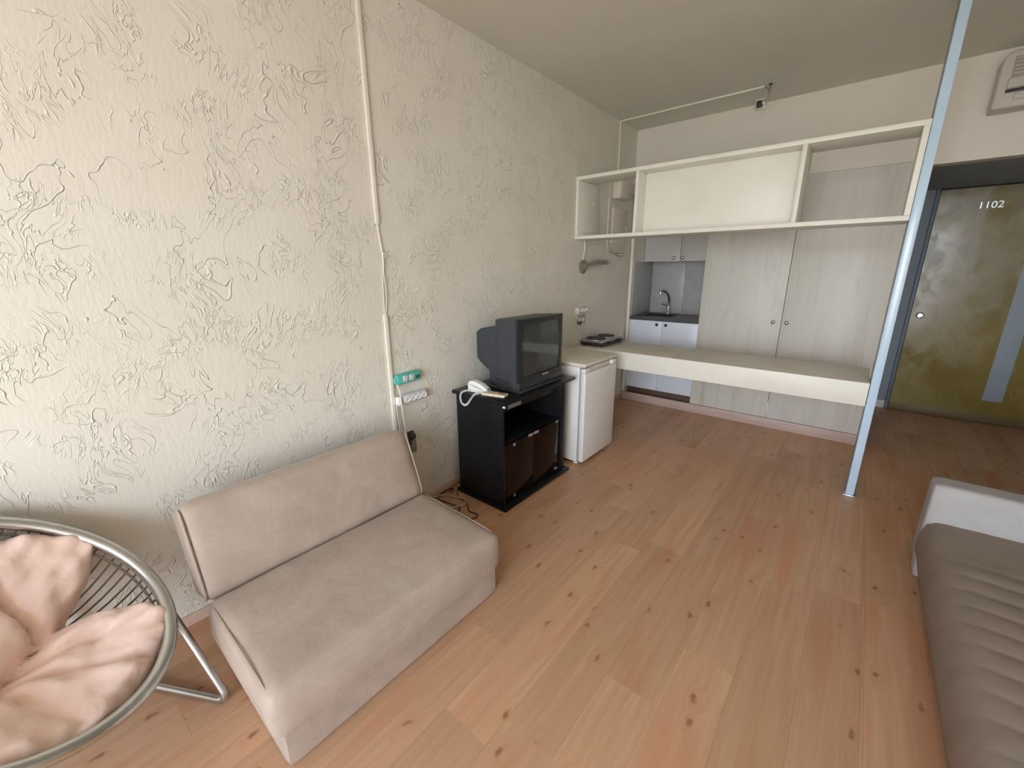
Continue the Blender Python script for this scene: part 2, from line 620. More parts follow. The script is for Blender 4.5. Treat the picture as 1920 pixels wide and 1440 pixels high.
def puffy_me(half, r, n=14, fn=None, name='puff'):
    """rounded box from a cube grid; fn(point, unit coords) bends or swells it"""
    bm = bmesh.new()
    H = Vector(half)
    cache = {}

    def vert(u):
        key = tuple(round(c, 5) for c in u)
        if key in cache:
            return cache[key]
        q = Vector((u[0] * H.x, u[1] * H.y, u[2] * H.z))
        inner = Vector([max(-(H[i] - r), min(H[i] - r, q[i])) for i in range(3)])
        d = q - inner
        if d.length > 1e-9:
            d = d.normalized() * r
        pnt = inner + d
        if fn:
            pnt = fn(pnt, u)
        cache[key] = bm.verts.new(pnt)
        return cache[key]

    def g(k, L):
        # denser samples towards the rounded rims
        s = -1 + 2 * k / n
        return math.copysign(1 - (1 - abs(s)) ** 1.35, s)
    G = [g(k, 0) for k in range(n + 1)]
    for ax in range(3):
        for sgn in (-1, 1):
            for i in range(n):
                for j in range(n):
                    c4 = []
                    for (a, b) in ((i, j), (i + 1, j), (i + 1, j + 1), (i, j + 1)):
                        u = [0, 0, 0]
                        u[ax] = sgn
                        u[(ax + 1) % 3] = G[a]
                        u[(ax + 2) % 3] = G[b]
                        c4.append(vert(u))
                    bm.faces.new(c4 if sgn > 0 else c4[::-1])
    return finish(bm, name, 60)


def prism_me(prof, axis, a0, a1, bev=0.0, seg=2, name='prism'):
    """extrude a closed 2-D outline along an axis; outline in the two other axes (order x,y,z)"""
    bm = bmesh.new()

    def mk(p, h):
        q = list(p)
        q.insert({'X': 0, 'Y': 1, 'Z': 2}[axis], h)
        return bm.verts.new(q)
    A = [mk(p, a0) for p in prof]
    B = [mk(p, a1) for p in prof]
    n = len(prof)
    bm.faces.new(A)
    bm.faces.new(B[::-1])
    for i in range(n):
        bm.faces.new((A[i], B[i], B[(i + 1) % n], A[(i + 1) % n]))
    bmesh.ops.recalc_face_normals(bm, faces=bm.faces[:])
    if bev:
        bmesh.ops.bevel(bm, geom=[e for e in bm.edges if e.calc_face_angle(0) > 0.3], offset=bev, segments=seg, profile=0.5, affect='EDGES')
    return finish(bm, name, 40)


def text_me(s, size, depth, name='text'):
    cu = bpy.data.curves.new(name, 'FONT')
    cu.body = s
    cu.size = size
    cu.extrude = depth
    cu.align_x = 'CENTER'
    cu.align_y = 'CENTER'
    o = bpy.data.objects.new(name, cu)
    COL.objects.link(o)
    bpy.context.view_layer.update()
    dg = bpy.context.evaluated_depsgraph_get()
    me = bpy.data.meshes.new_from_object(o.evaluated_get(dg))
    bpy.data.objects.remove(o, do_unlink=True)
    me.materials.clear()
    return me


# ------------------------------------------------------------------ the room
H = 2.937
D = 4.62          # plane of the wardrobe fronts and the wall above them
RX = 3.65         # right wall
HY = 6.16         # end of the entrance passage
HX = 2.344        # left side of the passage
HZ = 2.274        # passage ceiling

fl = box('floor', (-0.15, RX + 0.15, WY - 0.25, HY + 0.2, -0.12, -0.012), 'floor_base', bev=0)
tag(fl, 'pine laminate plank floor with reddish streaks and brown knots', 'floor', kind='structure')


def plank_mesh(L, W):
    bm = bmesh.new()
    add_box(bm, (0, W, 0, L, -0.0115, 0))
    bmesh.ops.bevel(bm, geom=[e for e in bm.edges if all(v.co.z > -0.001 for v in e.verts)], offset=0.0006, segments=1, affect='EDGES')
    me = finish(bm, 'plank')
    me.materials.append(M['pine_laminate'])
    return me


PW, PL = 0.196, 1.285
pcache = {}


def lay(x0, x1, ya, yb, joint):
    ys = [ya]
    j = joint - PL * math.ceil((joint - ya) / PL) + PL
    if j - ya < 1e-4:
        j += PL
    while j < yb - 1e-4:
        ys.append(j)
        j += PL
    ys.append(yb)
    for a, b in zip(ys, ys[1:]):
        g = 0.0001
        L = round(b - a - 2 * g, 4)
        W = round(x1 - x0 - 2 * g, 4)
        if L < 0.01 or W < 0.01:
            continue
        if (L, W) not in pcache:
            pcache[(L, W)] = plank_mesh(L, W)
        o = bpy.data.objects.new('plank', pcache[(L, W)])
        COL.objects.link(o)
        o.parent = fl
        o.location = (x0 + g, a + g, 0)


joints = {8: 0.83, 10: 1.52, 9: 1.21, 7: 2.0, 11: 2.2, 12: 1.0, 6: 1.05, 5: 2.6}
x = 1.18 - PW * 7
i = 0
while x < RX:
    xa, xb = max(0.0, x), min(RX, x + PW)
    if xb > 0:
        jj = joints.get(i, random.uniform(0, PL))
        end = D - 0.02 if xb <= HX else HY
        if xa < HX < xb:
            lay(xa, HX, WY, D - 0.02, jj)
            lay(HX, xb, WY, HY, jj)
        else:
            lay(xa, xb, WY, end, jj)
    x += PW
    i += 1

# small lift-out hatch cut into the floor by the plinth
hatch = boxes('floor_hatch', [(0.60, 0.78, 4.362, 4.366, -0.001, 0.0008), (0.60, 0.604, 4.362, 4.52, -0.001, 0.0008), (0.776, 0.78, 4.362, 4.52, -0.001, 0.0008), (0.17, 0.40, 4.396, 4.400, -0.001, 0.0008)], 'dark_plinth', fl)

wlf = boxes('wall_left', [(-0.15, 0, WY - 0.25, 5.35, 0, H)], 'plaster')
tag(wlf, 'long cream wall of rough troweled plaster', 'wall', kind='structure')
wr = boxes('wall_right', [(RX, RX + 0.15, WY - 0.25, HY + 0.2, 0, H)], 'wall_paint')
tag(wr, 'plain painted side wall beside the quilted daybed', 'wall', kind='structure')
wb = boxes('wall_back', [(0, HX, D, D + 0.12, 2.312, H), (HX, RX, D, D + 0.12, HZ, H)], 'wall_paint')
tag(wb, 'plain beige wall above the wardrobe and the passage', 'wall', kind='structure')
ce = boxes('ceiling', [(-0.15, RX + 0.15, WY - 0.25, D + 0.12, H, H + 0.15)], 'ceiling_paint')
tag(ce, 'flat greige painted ceiling', 'ceiling', kind='structure')
wf = boxes('wall_front', [(0, WX0, WY - 0.2, WY, 0, H), (WX1, RX, WY - 0.2, WY, 0, H), (WX0, WX1, WY - 0.2, WY, WZ1, H), (WX0, WX1, WY - 0.2, WY, 0, WZ0)], 'wall_paint')
tag(wf, 'wall around the open balcony window', 'wall', kind='structure')
win = thing('window_1', 'wide open balcony window with a white frame', 'window', ((WX0 + WX1) / 2, WY - 0.1, WZ0))
tag(win, kind='structure')
for b in ((WX0, WX0 + 0.05, WY - 0.14, WY - 0.06, WZ0, WZ1), (WX1 - 0.05, WX1, WY - 0.14, WY - 0.06, WZ0, WZ1), (WX0 + 0.05, WX1 - 0.05, WY - 0.14, WY - 0.06, WZ1 - 0.05, WZ1), (WX0 + 0.05, WX1 - 0.05, WY - 0.14, WY - 0.06, WZ0, WZ0 + 0.04)):
    box('window_frame', b, 'white_plastic', win, 0.004)

# passage
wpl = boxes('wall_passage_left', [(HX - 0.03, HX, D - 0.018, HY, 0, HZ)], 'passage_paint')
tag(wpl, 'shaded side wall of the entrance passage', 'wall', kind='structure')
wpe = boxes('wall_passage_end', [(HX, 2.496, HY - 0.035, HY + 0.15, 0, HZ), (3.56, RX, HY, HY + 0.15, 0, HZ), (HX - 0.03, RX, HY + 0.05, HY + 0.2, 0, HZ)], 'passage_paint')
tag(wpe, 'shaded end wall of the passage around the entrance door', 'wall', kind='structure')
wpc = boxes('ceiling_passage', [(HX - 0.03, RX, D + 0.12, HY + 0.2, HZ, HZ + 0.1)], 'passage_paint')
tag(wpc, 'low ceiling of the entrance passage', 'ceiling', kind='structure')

# baseboards and plinth
bb = box('baseboard_left', (0, 0.012, WY, D, 0, 0.055), 'skirting', bev=0.003)
tag(bb, 'low pale wooden baseboard along the plaster wall', 'baseboard', kind='structure')
bb = box('baseboard_passage', (HX, 2.496, HY - 0.048, HY - 0.0355, 0, 0.085), 'white_plastic', bev=0.003)
tag(bb, 'short white baseboard beside the entrance door', 'baseboard', kind='structure')
tr = box('trim_1', (0.012, HX, D - 0.018, D, 0, 0.096), 'plinth_wood', bev=0.002)
tag(tr, 'pale pinkish wooden plinth running below the wardrobe and cabinets', 'plinth', kind='structure')

# entrance door
dr = thing('door_1', 'glossy mustard yellow entrance door with a glass strip and number 1102', 'door', (3.03, HY - 0.03, 0))
tag(dr, kind='structure')
DX0, DX1, DY, DZ = 2.53, 3.53, 6.10, 2.262
GX0, GX1, GZ0, GZ1 = 3.205, 3.345, 0.232, 1.95
bm = bmesh.new()
for b in ((DX0, GX0, DY, DY + 0.045, 0.085, DZ), (GX1, DX1, DY, DY + 0.045, 0.085, DZ), (GX0, GX1, DY, DY + 0.045, GZ1, DZ), (GX0, GX1, DY, DY + 0.045, 0.085, GZ0)):
    add_box(bm, b)
obj('door_leaf', finish(bm, 'door_leaf'), 'mustard_door', dr)
o = box('glass_strip', (GX0, GX1, DY + 0.012, DY + 0.03, GZ0, GZ1), 'frosted_glass', dr, 0)
o['label'] = 'narrow upright strip of frosted glass'
box('kick_rail', (DX0, DX1, DY - 0.004, DY + 0.045, 0.006, 0.085), 'door_rail', dr, 0.002)
for b in ((2.497, DX0 - 0.004, DY - 0.01, HY, 0.0, HZ), (DX1 + 0.004, 3.60, DY - 0.01, HY, 0.0, HZ)):
    box('door_frame', b, 'door_frame_paint', dr, 0.004)
kb = lathe('door_knob', [(0.028, 0), (0.028, 0.006), (0.012, 0.01), (0.012, 0.03), (0.026, 0.04), (0.03, 0.055), (0.022, 0.068), (0, 0.07)], (2.60, DY, 1.05), 'chrome', dr, '-Y')
kb['label'] = 'round chrome door knob'
me = text_me('1102', 0.085, 0.004)
me.transform(Matrix.Translation((2.888, DY - 0.005, 2.095)) @ Matrix.Rotation(math.radians(90), 4, 'X'))
nb = obj('door_number', me, 'steel', dr)
nb['label'] = 'metal digits reading 1102'

# ------------------------------------------------------------------ wardrobe
ward = thing('wardrobe', 'tall built-in wardrobe with streaky limed wood doors', 'wardrobe', (1.58, D, 0.096))
for x0, x1 in ((0.822, 0.842), (HX - 0.052, HX - 0.032)):
    box('side_panel', (x0, x1, D + 0.002, 5.2, 0.096, 2.31), 'limed_wood', ward, 0.001)
box('back_panel', (0.842, HX - 0.05, 5.18, 5.2, 0.096, 2.31), 'limed_wood', ward, 0)
box('top_panel', (0.842, HX - 0.05, D + 0.002, 5.18, 2.29, 2.31), 'limed_wood', ward, 0)
for x0, x1, kx in ((0.824, 1.556, 1.494), (1.560, HX - 0.033, 1.602)):
    d = box('wardrobe_door', (x0, x1, D - 0.018, D, 0.101, 2.308), 'limed_wood', ward, 0.002)
    k = lathe('knob', [(0.013, 0), (0.010, 0.006), (0.010, 0.012), (0.016, 0.018), (0.016, 0.024), (0.009, 0.03), (0, 0.031)], (kx, D - 0.018, 1.047), 'steel', d, '-Y', 16)
    k['label'] = 'small round metal knob'

# ------------------------------------------------------------------ kitchen niche
nl = box('trim_2', (0.013, 0.045, D - 0.012, D + 0.03, 0.1, 2.312), 'trunk_cream', bev=0.003)
tag(nl, 'cream upright edge strip at the left of the kitchen niche', 'trim', kind='structure')
nw = boxes('wall_niche', [(0.0, 0.045, D + 0.03, 5.2, 0, 2.312), (0.0, 0.822, 5.2, 5.35, 0, 2.312), (0, 0.822, D + 0.12, 5.2, 2.312, 2.36)], 'wall_paint')
tag(nw, 'beige inner walls of the kitchen niche', 'wall', kind='structure')
for b in ((0.045, 0.055, 4.65, 5.188, 1.012, 1.618),):
    box('wall_tile', b, 'stone_tile', nw, 0.001)
for x0, x1 in ((0.056, 0.452), (0.4545, 0.818)):
    box('wall_tile', (x0, x1, 5.188, 5.199, 1.012, 1.618), 'stone_tile', nw, 0.001)

uc = thing('wall_cabinet', 'small grey wall cabinet with two doors above the kitchen sink', 'cabinet', (0.43, 5.0, 1.62))
box('body', (0.05, 0.818, 4.938, 5.198, 1.622, 2.30), 'cabinet_grey', uc, 0.002)
for x0, x1, kx in ((0.052, 0.462, 0.395), (0.466, 0.816, 0.495)):
    d = box('cabinet_door', (x0, x1, 4.918, 4.936, 1.618, 2.30), 'cabinet_grey', uc, 0.002)
    lathe('knob', [(0.010, 0), (0.008, 0.01), (0.017, 0.018), (0.019, 0.025), (0.012, 0.033), (0, 0.035)], (kx, 4.918, 1.655), 'chrome', d, '-Y', 16)

lc = thing('base_cabinet', 'white kitchen base cabinet with two doors below the dark worktop', 'cabinet', (0.43, 4.9, 0.096))
box('body', (0.047, 0.818, 4.66, 5.19, 0.165, 0.895), 'cabinet_white', lc, 0.002)
box('toe_board', (0.047, 0.818, 4.70, 4.715, 0.0, 0.165), 'dark_plinth', lc, 0)
for x0, x1, kx in ((0.048, 0.428, 0.375), (0.431, 0.818, 0.477)):
    d = box('cabinet_door', (x0, x1, 4.638, 4.656, 0.165, 0.970), 'cabinet_white', lc, 0.002)
    lathe('knob', [(0.010, 0), (0.008, 0.008), (0.016, 0.015), (0.017, 0.021), (0.010, 0.028), (0, 0.029)], (kx, 4.638, 0.932), 'black_plastic', d, '-Y', 16)
# worktop with a cut-out, inset sink
SX0, SX1, SY0, SY1 = 0.14, 0.48, 4.76, 5.08
wt = boxes('worktop', [(0.046, SX0, 4.632, 5.188, 0.974, 1.010), (SX1, 0.819, 4.632, 5.188, 0.974, 1.010), (SX0, SX1, 4.632, SY0, 0.974, 1.010), (SX0, SX1, SY1, 5.188, 0.974, 1.010)], 'worktop_dark')
tag(wt, 'dark stone kitchen worktop on the white base cabinet', 'worktop')
sk = thing('sink', 'dark rectangular kitchen sink let into the worktop', 'sink', (0.31, 4.92, 1.01))
boxes('basin', [(SX0 + 0.002, SX1 - 0.002, SY0 + 0.002, SY1 - 0.002, 0.90, 0.91), (SX0 + 0.002, SX0 + 0.008, SY0 + 0.002, SY1 - 0.002, 0.91, 1.012), (SX1 - 0.008, SX1 - 0.002, SY0 + 0.002, SY1 - 0.002, 0.91, 1.012), (SX0 + 0.008, SX1 - 0.008, SY0 + 0.002, SY0 + 0.008, 0.91, 1.012), (SX0 + 0.008, SX1 - 0.008, SY1 - 0.008, SY1 - 0.002, 0.91, 1.012)], 'sink_dark', sk)
lathe('drain', [(0.03, 0), (0.03, 0.002), (0.012, 0.003), (0, 0.003)], (0.31, 4.92, 0.910), 'steel', sk)
fa = thing('faucet', 'curved chrome mixer tap standing behind the sink', 'faucet', (0.315, 5.12, 1.01))
lathe('base', [(0.026, 0), (0.026, 0.006), (0.022, 0.012), (0.022, 0.085), (0.017, 0.10), (0, 0.102)], (0.315, 5.12, 1.01), 'chrome', fa)
tube('spout', spline([(0.315, 5.12, 1.10), (0.318, 5.11, 1.17), (0.312, 5.08, 1.235), (0.29, 5.03, 1.275), (0.268, 4.99, 1.285), (0.258, 4.975, 1.27)], 6), 0.012, 'chrome', fa, 10, rr=lambda s: 0.014 - 0.003 * s)
lathe('aerator', [(0.014, 0), (0.014, 0.022), (0, 0.023)], (0.257, 4.973, 1.25), 'chrome', fa, seg=14)
tube('lever', [(0.30, 5.11, 1.10), (0.27, 5.09, 1.118), (0.245, 5.07, 1.128)], 0.006, 'chrome', fa, 8)

# ------------------------------------------------------------------ counter and shelf between wall and post
SF, SB = 3.49, 4.04
ct = thing('counter', 'long cream counter slab between the plaster wall and the steel post', 'counter', (1.12, 3.76, 0.655))
for x0, x1 in ((0.002, 0.948), (0.950, 2.236)):
    box('top_board', (x0, x1, SF, SB, 0.786, 0.812), 'counter_top', ct, 0.003)
box('front_panel', (0.002, 2.236, SF + 0.001, SF + 0.024, 0.655, 0.7855), 'cream_paint', ct, 0.002)
box('rear_panel', (0.002, 2.236, SB - 0.024, SB - 0.001, 0.655, 0.7855), 'cream_paint', ct, 0.002)
box('bottom_board', (0.002, 2.236, SF + 0.0245, SB - 0.0245, 0.655, 0.675), 'cream_paint', ct, 0.001)
# the front edge of the top is painted like the panel
box('edge_strip', (0.002, 2.236, SF - 0.003, SF - 0.0005, 0.655, 0.812), 'cream_paint', ct, 0.001)

sh = thing('wall_shelf', 'long cream open shelf of three bays hung between wall and steel post', 'shelf', (1.12, 3.6, 1.80))
YF, YB, ZB0, ZT1 = 3.425, 3.72, 1.803, 2.322
box('top_board', (0.001, 2.236, YF, YB, ZT1 - 0.028, ZT1), 'cream_paint', sh, 0.002)
box('bottom_board', (0.001, 2.236, YF, YB, ZB0, ZB0 + 0.028), 'cream_paint', sh, 0.002)
for x0, x1 in ((0.001, 0.024), (2.208, 2.236)):
    box('side_board', (x0, x1, YF + 0.001, YB if x0 > 1 else 3.80, ZB0 + 0.0285, ZT1 - 0.0285), 'cream_paint', sh, 0.002)
for x0, x1 in ((0.551, 0.575), (1.656, 1.682)):
    box('divider', (x0, x1, YF + 0.001, YB, ZB0 + 0.0285, ZT1 - 0.0285), 'cream_paint', sh, 0.002)
box('back_panel', (0.5755, 1.6555, 3.578, 3.596, ZB0 + 0.0285, ZT1 - 0.0285), 'cream_paint', sh, 0.001)
for y, z in ((3.56, 2.13), (3.70, 2.12), (3.68, 1.90), (3.53, 1.91)):
    lathe('screw_cap', [(0.011, 0), (0.009, 0.004), (0, 0.006)], (0.024, y, z), 'trunk_cream', sh, 'X', 10)

po = thing('steel_post', 'tall pale blue-white steel post from floor to ceiling at the counter end', 'post', (2.262, 3.52, 0))
box('front_tube', (2.240, 2.286, 3.482, 3.528, 0.012, H - 0.012), 'post_white', po, 0.003)
box('rear_rail', (2.2375, 2.258, 3.5285, 3.66, 0.0, H), 'post_edge', po, 0.002)
box('base_plate', (2.228, 2.298, 3.470, 3.540, 0.0, 0.012), 'steel', po, 0.002)
box('top_plate', (2.222, 2.296, 3.470, 3.560, H - 0.012, H), 'steel', po, 0.002)

# ------------------------------------------------------------------ fridge
fr = thing('refrigerator', 'small white under-counter refrigerator beside the black television stand', 'refrigerator', (0.3, 2.97, 0))
FY0, FY1 = 2.700, 3.225
box('body', (0.03, 0.525, FY0, FY1, 0.025, 0.815), 'fridge_white', fr, 0.008, 3)
box('top_lid', (0.02, 0.575, FY0 - 0.003, FY1 + 0.003, 0.8155, 0.848), 'fridge_top', fr, 0.014, 4)
box('door_seal', (0.5255, 0.538, FY0 + 0.008, FY1 - 0.008, 0.04, 0.806), 'seal_grey', fr, 0.003)
d = box('fridge_door', (0.5385, 0.582, FY0, FY1, 0.032, 0.770), 'fridge_white', fr, 0.010, 3)
box('door_head', (0.5385, 0.578, FY0, FY0 + 0.085, 0.7705, 0.808), 'fridge_white', fr, 0.006, 3)
box('door_head', (0.5385, 0.578, FY1 - 0.075, FY1, 0.7705, 0.808), 'fridge_white', fr, 0.006, 3)
h = box('handle_recess', (0.5385, 0.556, FY0 + 0.0855, FY1 - 0.0755, 0.7705, 0.806), 'fridge_top', fr, 0.003)
h['label'] = 'recessed beige grip along the top of the door'
for x, y in ((0.07, FY0 + 0.05), (0.50, FY0 + 0.04), (0.07, FY1 - 0.05), (0.50, FY1 - 0.05)):
    lathe('foot', [(0.02, 0), (0.02, 0.012), (0.012, 0.014), (0.012, 0.026), (0, 0.026)], (x, y, 0), 'white_plastic', fr, seg=12)

# ------------------------------------------------------------------ television stand
ts = thing('television_stand', 'black veneer television stand with smoked glass doors', 'cabinet', (0.3, 2.18, 0))
TY0, TY1 = 1.825, 2.555
box('base_plate', (0.075, 0.535, TY0 - 0.022, TY1 + 0.03, 0.004, 0.026), 'black_veneer', ts, 0.003)
for x, y in ((0.1, 1.84), (0.51, 1.84), (0.1, 2.54), (0.51, 2.54)):
    lathe('foot', [(0.02, 0), (0.02, 0.004), (0, 0.004)], (x, y, 0), 'black_plastic', ts, seg=10)
box('top_plate', (0.075, 0.545, TY0 - 0.028, TY1 + 0.06, 0.742, 0.766), 'black_veneer', ts, 0.003)
for y0, y1 in ((TY0, TY0 + 0.02), (2.498, TY1)):
    box('side_panel', (0.085, 0.500, y0, y1, 0.0265, 0.7415), 'black_veneer', ts, 0.002)
box('back_panel', (0.085, 0.097, TY0 + 0.0205, 2.4975, 0.0265, 0.7415), 'black_veneer', ts, 0)
box('shelf', (0.0975, 0.47, TY0 + 0.0205, 2.4975, 0.440, 0.458), 'black_veneer', ts, 0.001)
for i, (y0, y1) in enumerate(((TY0 + 0.022, 2.150), (2.154, 2.464))):
    d = box('glass_door', (0.494, 0.499, y0, y1, 0.052, 0.452), 'smoked_glass', ts, 0.001)
    yl = (y1 - 0.055, y1 - 0.006) if i == 0 else (y0 + 0.006, y0 + 0.055)
    c_ = box('latch_clip', (0.4985, 0.504, yl[0], yl[1], 0.436, 0.455), 'badge_grey', d, 0.001)
    c_['label'] = 'small grey metal latch clip'
    yh = (y0 + 0.085, y0 + 0.105) if i == 0 else (y1 - 0.035, y1 - 0.005)
    box('hinge', (0.4985, 0.503, yh[0], yh[1], 0.425 if i == 0 else 0.44, 0.443 if i == 0 else 0.456), 'badge_grey', d, 0.001)
    box('hinge', (0.4985, 0.503, yh[0], yh[1], 0.054, 0.068), 'badge_grey', d, 0.001)
s_ = box('sticker', (0.4705, 0.472, 1.915, 2.050, 0.680, 0.722), 'sticker', ts, 0)
s_['label'] = 'pale paper sticker under the top'
box('apron', (0.452, 0.470, TY0 + 0.0205, 2.4975, 0.672, 0.7415), 'black_veneer', ts, 0.001)
box('chipped_corner', (0.528, 0.5455, TY0 - 0.0285, TY0 - 0.020, 0.729, 0.7415), 'white_plastic', ts, 0.002)

# ------------------------------------------------------------------ television
tv = thing('television', 'bulky dark grey tube television on the black stand', 'television', (0.3, 2.22, 0.766))
VY0, VY1 = 1.982, 2.490


def tvfront(pnt, u):
    q = pnt.copy()
    q.x += 0.016 * (1 - u[1] ** 2) * (1 if u[0] > 0 else 0) * 0.5     # slightly bowed front
    return q


def shell(x0, x1, y0, y1, z0, z1, r, fn, name, mat, parent, n=10):
    me = puffy_me(((x1 - x0) / 2, (y1 - y0) / 2, (z1 - z0) / 2), r, n, fn, name)
    me.transform(Matrix.Translation(((x0 + x1) / 2, (y0 + y1) / 2, (z0 + z1) / 2)))
    return obj(name, me, mat, parent)


def taper(pnt, u):
    q = pnt.copy()
    s = (1 - u[0]) / 2          # 1 at the rear
    q.y *= 1 - 0.10 * s
    q.z = q.z * (1 - 0.05 * s)
    return q


shell(0.285, 0.478, VY0, VY1, 0.785, 1.247, 0.012, taper, 'front_housing', 'tv_plastic', tv)
# tube housing: sloped underside towards the wall
prof = [(0.10, 0.955), (0.135, 0.925), (0.215, 0.875), (0.215, 0.785), (0.30, 0.785), (0.30, 1.195), (0.135, 1.160), (0.10, 1.135)]
obj('tube_housing', prism_me(prof, 'Y', VY0 + 0.035, VY1 - 0.035, 0.012, 3, 'tube_housing'), 'tv_plastic', tv)
# bezel ring and screen
bm = bmesh.new()
YS0, YS1, ZS0, ZS1 = VY0 + 0.045, VY1 - 0.030, 0.868, 1.212


def fx(y):
    s = (y - (VY0 + VY1) / 2) / ((VY1 - VY0) / 2)
    return 0.497 + 0.012 * (1 - s * s)


def strip(ya, yb, za, zb, n=12, xin=0.476):
    for k in range(n):
        a = ya + (yb - ya) * k / n
        b = ya + (yb - ya) * (k + 1) / n
        vs = [bm.verts.new(v) for v in ((xin, a, za), (xin, b, za), (xin, b, zb), (xin, a, zb), (fx(a), a, za), (fx(b), b, za), (fx(b), b, zb), (fx(a), a, zb))]
        for f in ((0, 3, 2, 1), (4, 5, 6, 7), (0, 1, 5, 4), (2, 3, 7, 6)):
            bm.faces.new([vs[i] for i in f])
        if k == 0:
            bm.faces.new([vs[i] for i in (3, 0, 4, 7)])
        if k == n - 1:
            bm.faces.new([vs[i] for i in (1, 2, 6, 5)])


strip(VY0, VY1, ZS1, 1.245)
strip(VY0, VY1, 0.838, ZS0)
strip(VY0, YS0, ZS0, ZS1, 3)
strip(YS1, VY1, ZS0, ZS1, 3)
bmesh.ops.remove_doubles(bm, verts=bm.verts[:], dist=1e-5)
obj('bezel', finish(bm, 'bezel', 30), 'tv_trim', tv)
# bulged glass
bm = bmesh.new()
g = []
NN = 16
for i in range(NN + 1):
    row = []
    for j in range(NN + 1):
        a, b = -1 + 2 * i / NN, -1 + 2 * j / NN
        row.append(bm.verts.new((0.486 + 0.016 * (1 - 0.5 * a * a - 0.5 * b * b), (YS0 + YS1) / 2 + a * (YS1 - YS0) / 2 * 1.01, (ZS0 + ZS1) / 2 + b * (ZS1 - ZS0) / 2 * 1.01)))
    g.append(row)
for i in range(NN):
    for j in range(NN):
        bm.faces.new((g[i][j], g[i + 1][j], g[i + 1][j + 1], g[i][j + 1]))
o = obj('screen', finish(bm, 'screen', 60), 'tv_glass', tv)
o['label'] = 'grey bulged glass screen'
# control strip and pedestal
strip_prof = [(0.30, 0.770), (0.500, 0.770), (0.508, 0.800), (0.505, 0.8375), (0.30, 0.8375)]
obj('control_strip', prism_me(strip_prof, 'Y', VY0 + 0.006, VY1 - 0.006, 0.003, 2, 'control_strip'), 'tv_trim', tv)
for k in range(5):
    box('button', (0.5055, 0.512, 2.19 + k * 0.028, 2.208 + k * 0.028, 0.806, 0.813), 'black_plastic', tv, 0.001)
box('flap', (0.5055, 0.5095, 2.05, 2.13, 0.800, 0.815), 'black_plastic', tv, 0.001)
b_ = box('badge', (0.5085, 0.5105, 2.235, 2.305, 0.848, 0.860), 'badge_grey', tv, 0.0005)
b_['label'] = 'small pale maker badge'
box('pedestal', (0.215, 0.505, VY0 + 0.012, VY1 - 0.012, 0.7665, 0.7845), 'tv_plastic', tv, 0.004)

# ------------------------------------------------------------------ telephone and remote
ph = thing('telephone', 'white corded desk telephone on the corner of the black stand', 'telephone', (0.20, 1.86, 0.766))
prof = [(0.145, 0.767), (0.330, 0.767), (0.336, 0.778), (0.325, 0.786), (0.145, 0.832)]
mm = Matrix.Translation((0.265, 1.872, 0.766)) @ Matrix.Rotation(math.radians(8), 4, 'Z') @ Matrix.Diagonal((0.80, 0.95, 0.80, 1)) @ Matrix.Translation((-0.24, -1.865, -0.766))
me = prism_me(prof, 'Y', 1.832, 1.900, 0.006, 3, 'base')
me.transform(mm)
obj('base', me, 'white_plastic', ph)
hp = [(0.137, 0.826), (0.150, 0.852), (0.175, 0.862), (0.22, 0.858), (0.27, 0.842), (0.318, 0.812), (0.330, 0.795), (0.318, 0.790), (0.285, 0.800), (0.25, 0.812), (0.20, 0.824), (0.165, 0.828)]
me = prism_me(hp, 'Y', 1.838, 1.894, 0.007, 3, 'handset')
me.transform(mm)
hs = obj('handset', me, 'white_plastic', ph)
me = box_me((0.318, 0.328, 1.856, 1.874, 0.800, 0.808), 0.001)
me.transform(mm)
obj('microphone_slot', me, 'black_plastic', hs)
# coiled cord hanging over the side of the stand
base = spline([(0.325, 1.838, 0.782), (0.305, 1.815, 0.780), (0.285, 1.793, 0.768), (0.262, 1.784, 0.735), (0.240, 1.781, 0.705), (0.212, 1.780, 0.690), (0.182, 1.781, 0.703), (0.170, 1.784, 0.735), (0.176, 1.790, 0.766), (0.200, 1.806, 0.780), (0.225, 1.838, 0.781)], 22)
coil = []
for i, q in enumerate(base):
    tg = (base[min(i + 1, len(base) - 1)] - base[max(i - 1, 0)]).normalized()
    s1 = tg.cross(Vector((0, 1, 0.3))).normalized()
    s2 = tg.cross(s1)
    a = i * 2 * math.pi / 6
    coil.append(q + (s1 * math.cos(a) + s2 * math.sin(a)) * 0.0055)
o = tube('coiled_cord', coil, 0.0026, 'white_plastic', ph, 5)
o['label'] = 'coiled white handset cord hanging over the edge'

rc = thing('remote_control', 'flat beige remote control lying on the black stand', 'remote', (0.40, 1.855, 0.766))
mm = Matrix.Translation((0.395, 1.875, 0)) @ Matrix.Rotation(math.radians(14), 4, 'Z')
me = box_me((-0.083, 0.083, -0.032, 0.032, 0.7665, 0.784), 0.006, 3)
me.transform(mm)
obj('case', me, 'remote_beige', rc)
me = box_me((-0.072, 0.074, -0.012, 0.026, 0.7835, 0.7855), 0.001, 1)
me.transform(mm)
obj('key_panel', me, 'remote_brown', rc)
for i in range(5):
    for j in range(2):
        me = box_me((-0.062 + i * 0.018, -0.051 + i * 0.018, -0.006 + j * 0.015, 0.003 + j * 0.015, 0.7855, 0.788), 0.001, 1)
        me.transform(mm)
        obj('key', me, 'remote_beige', rc)

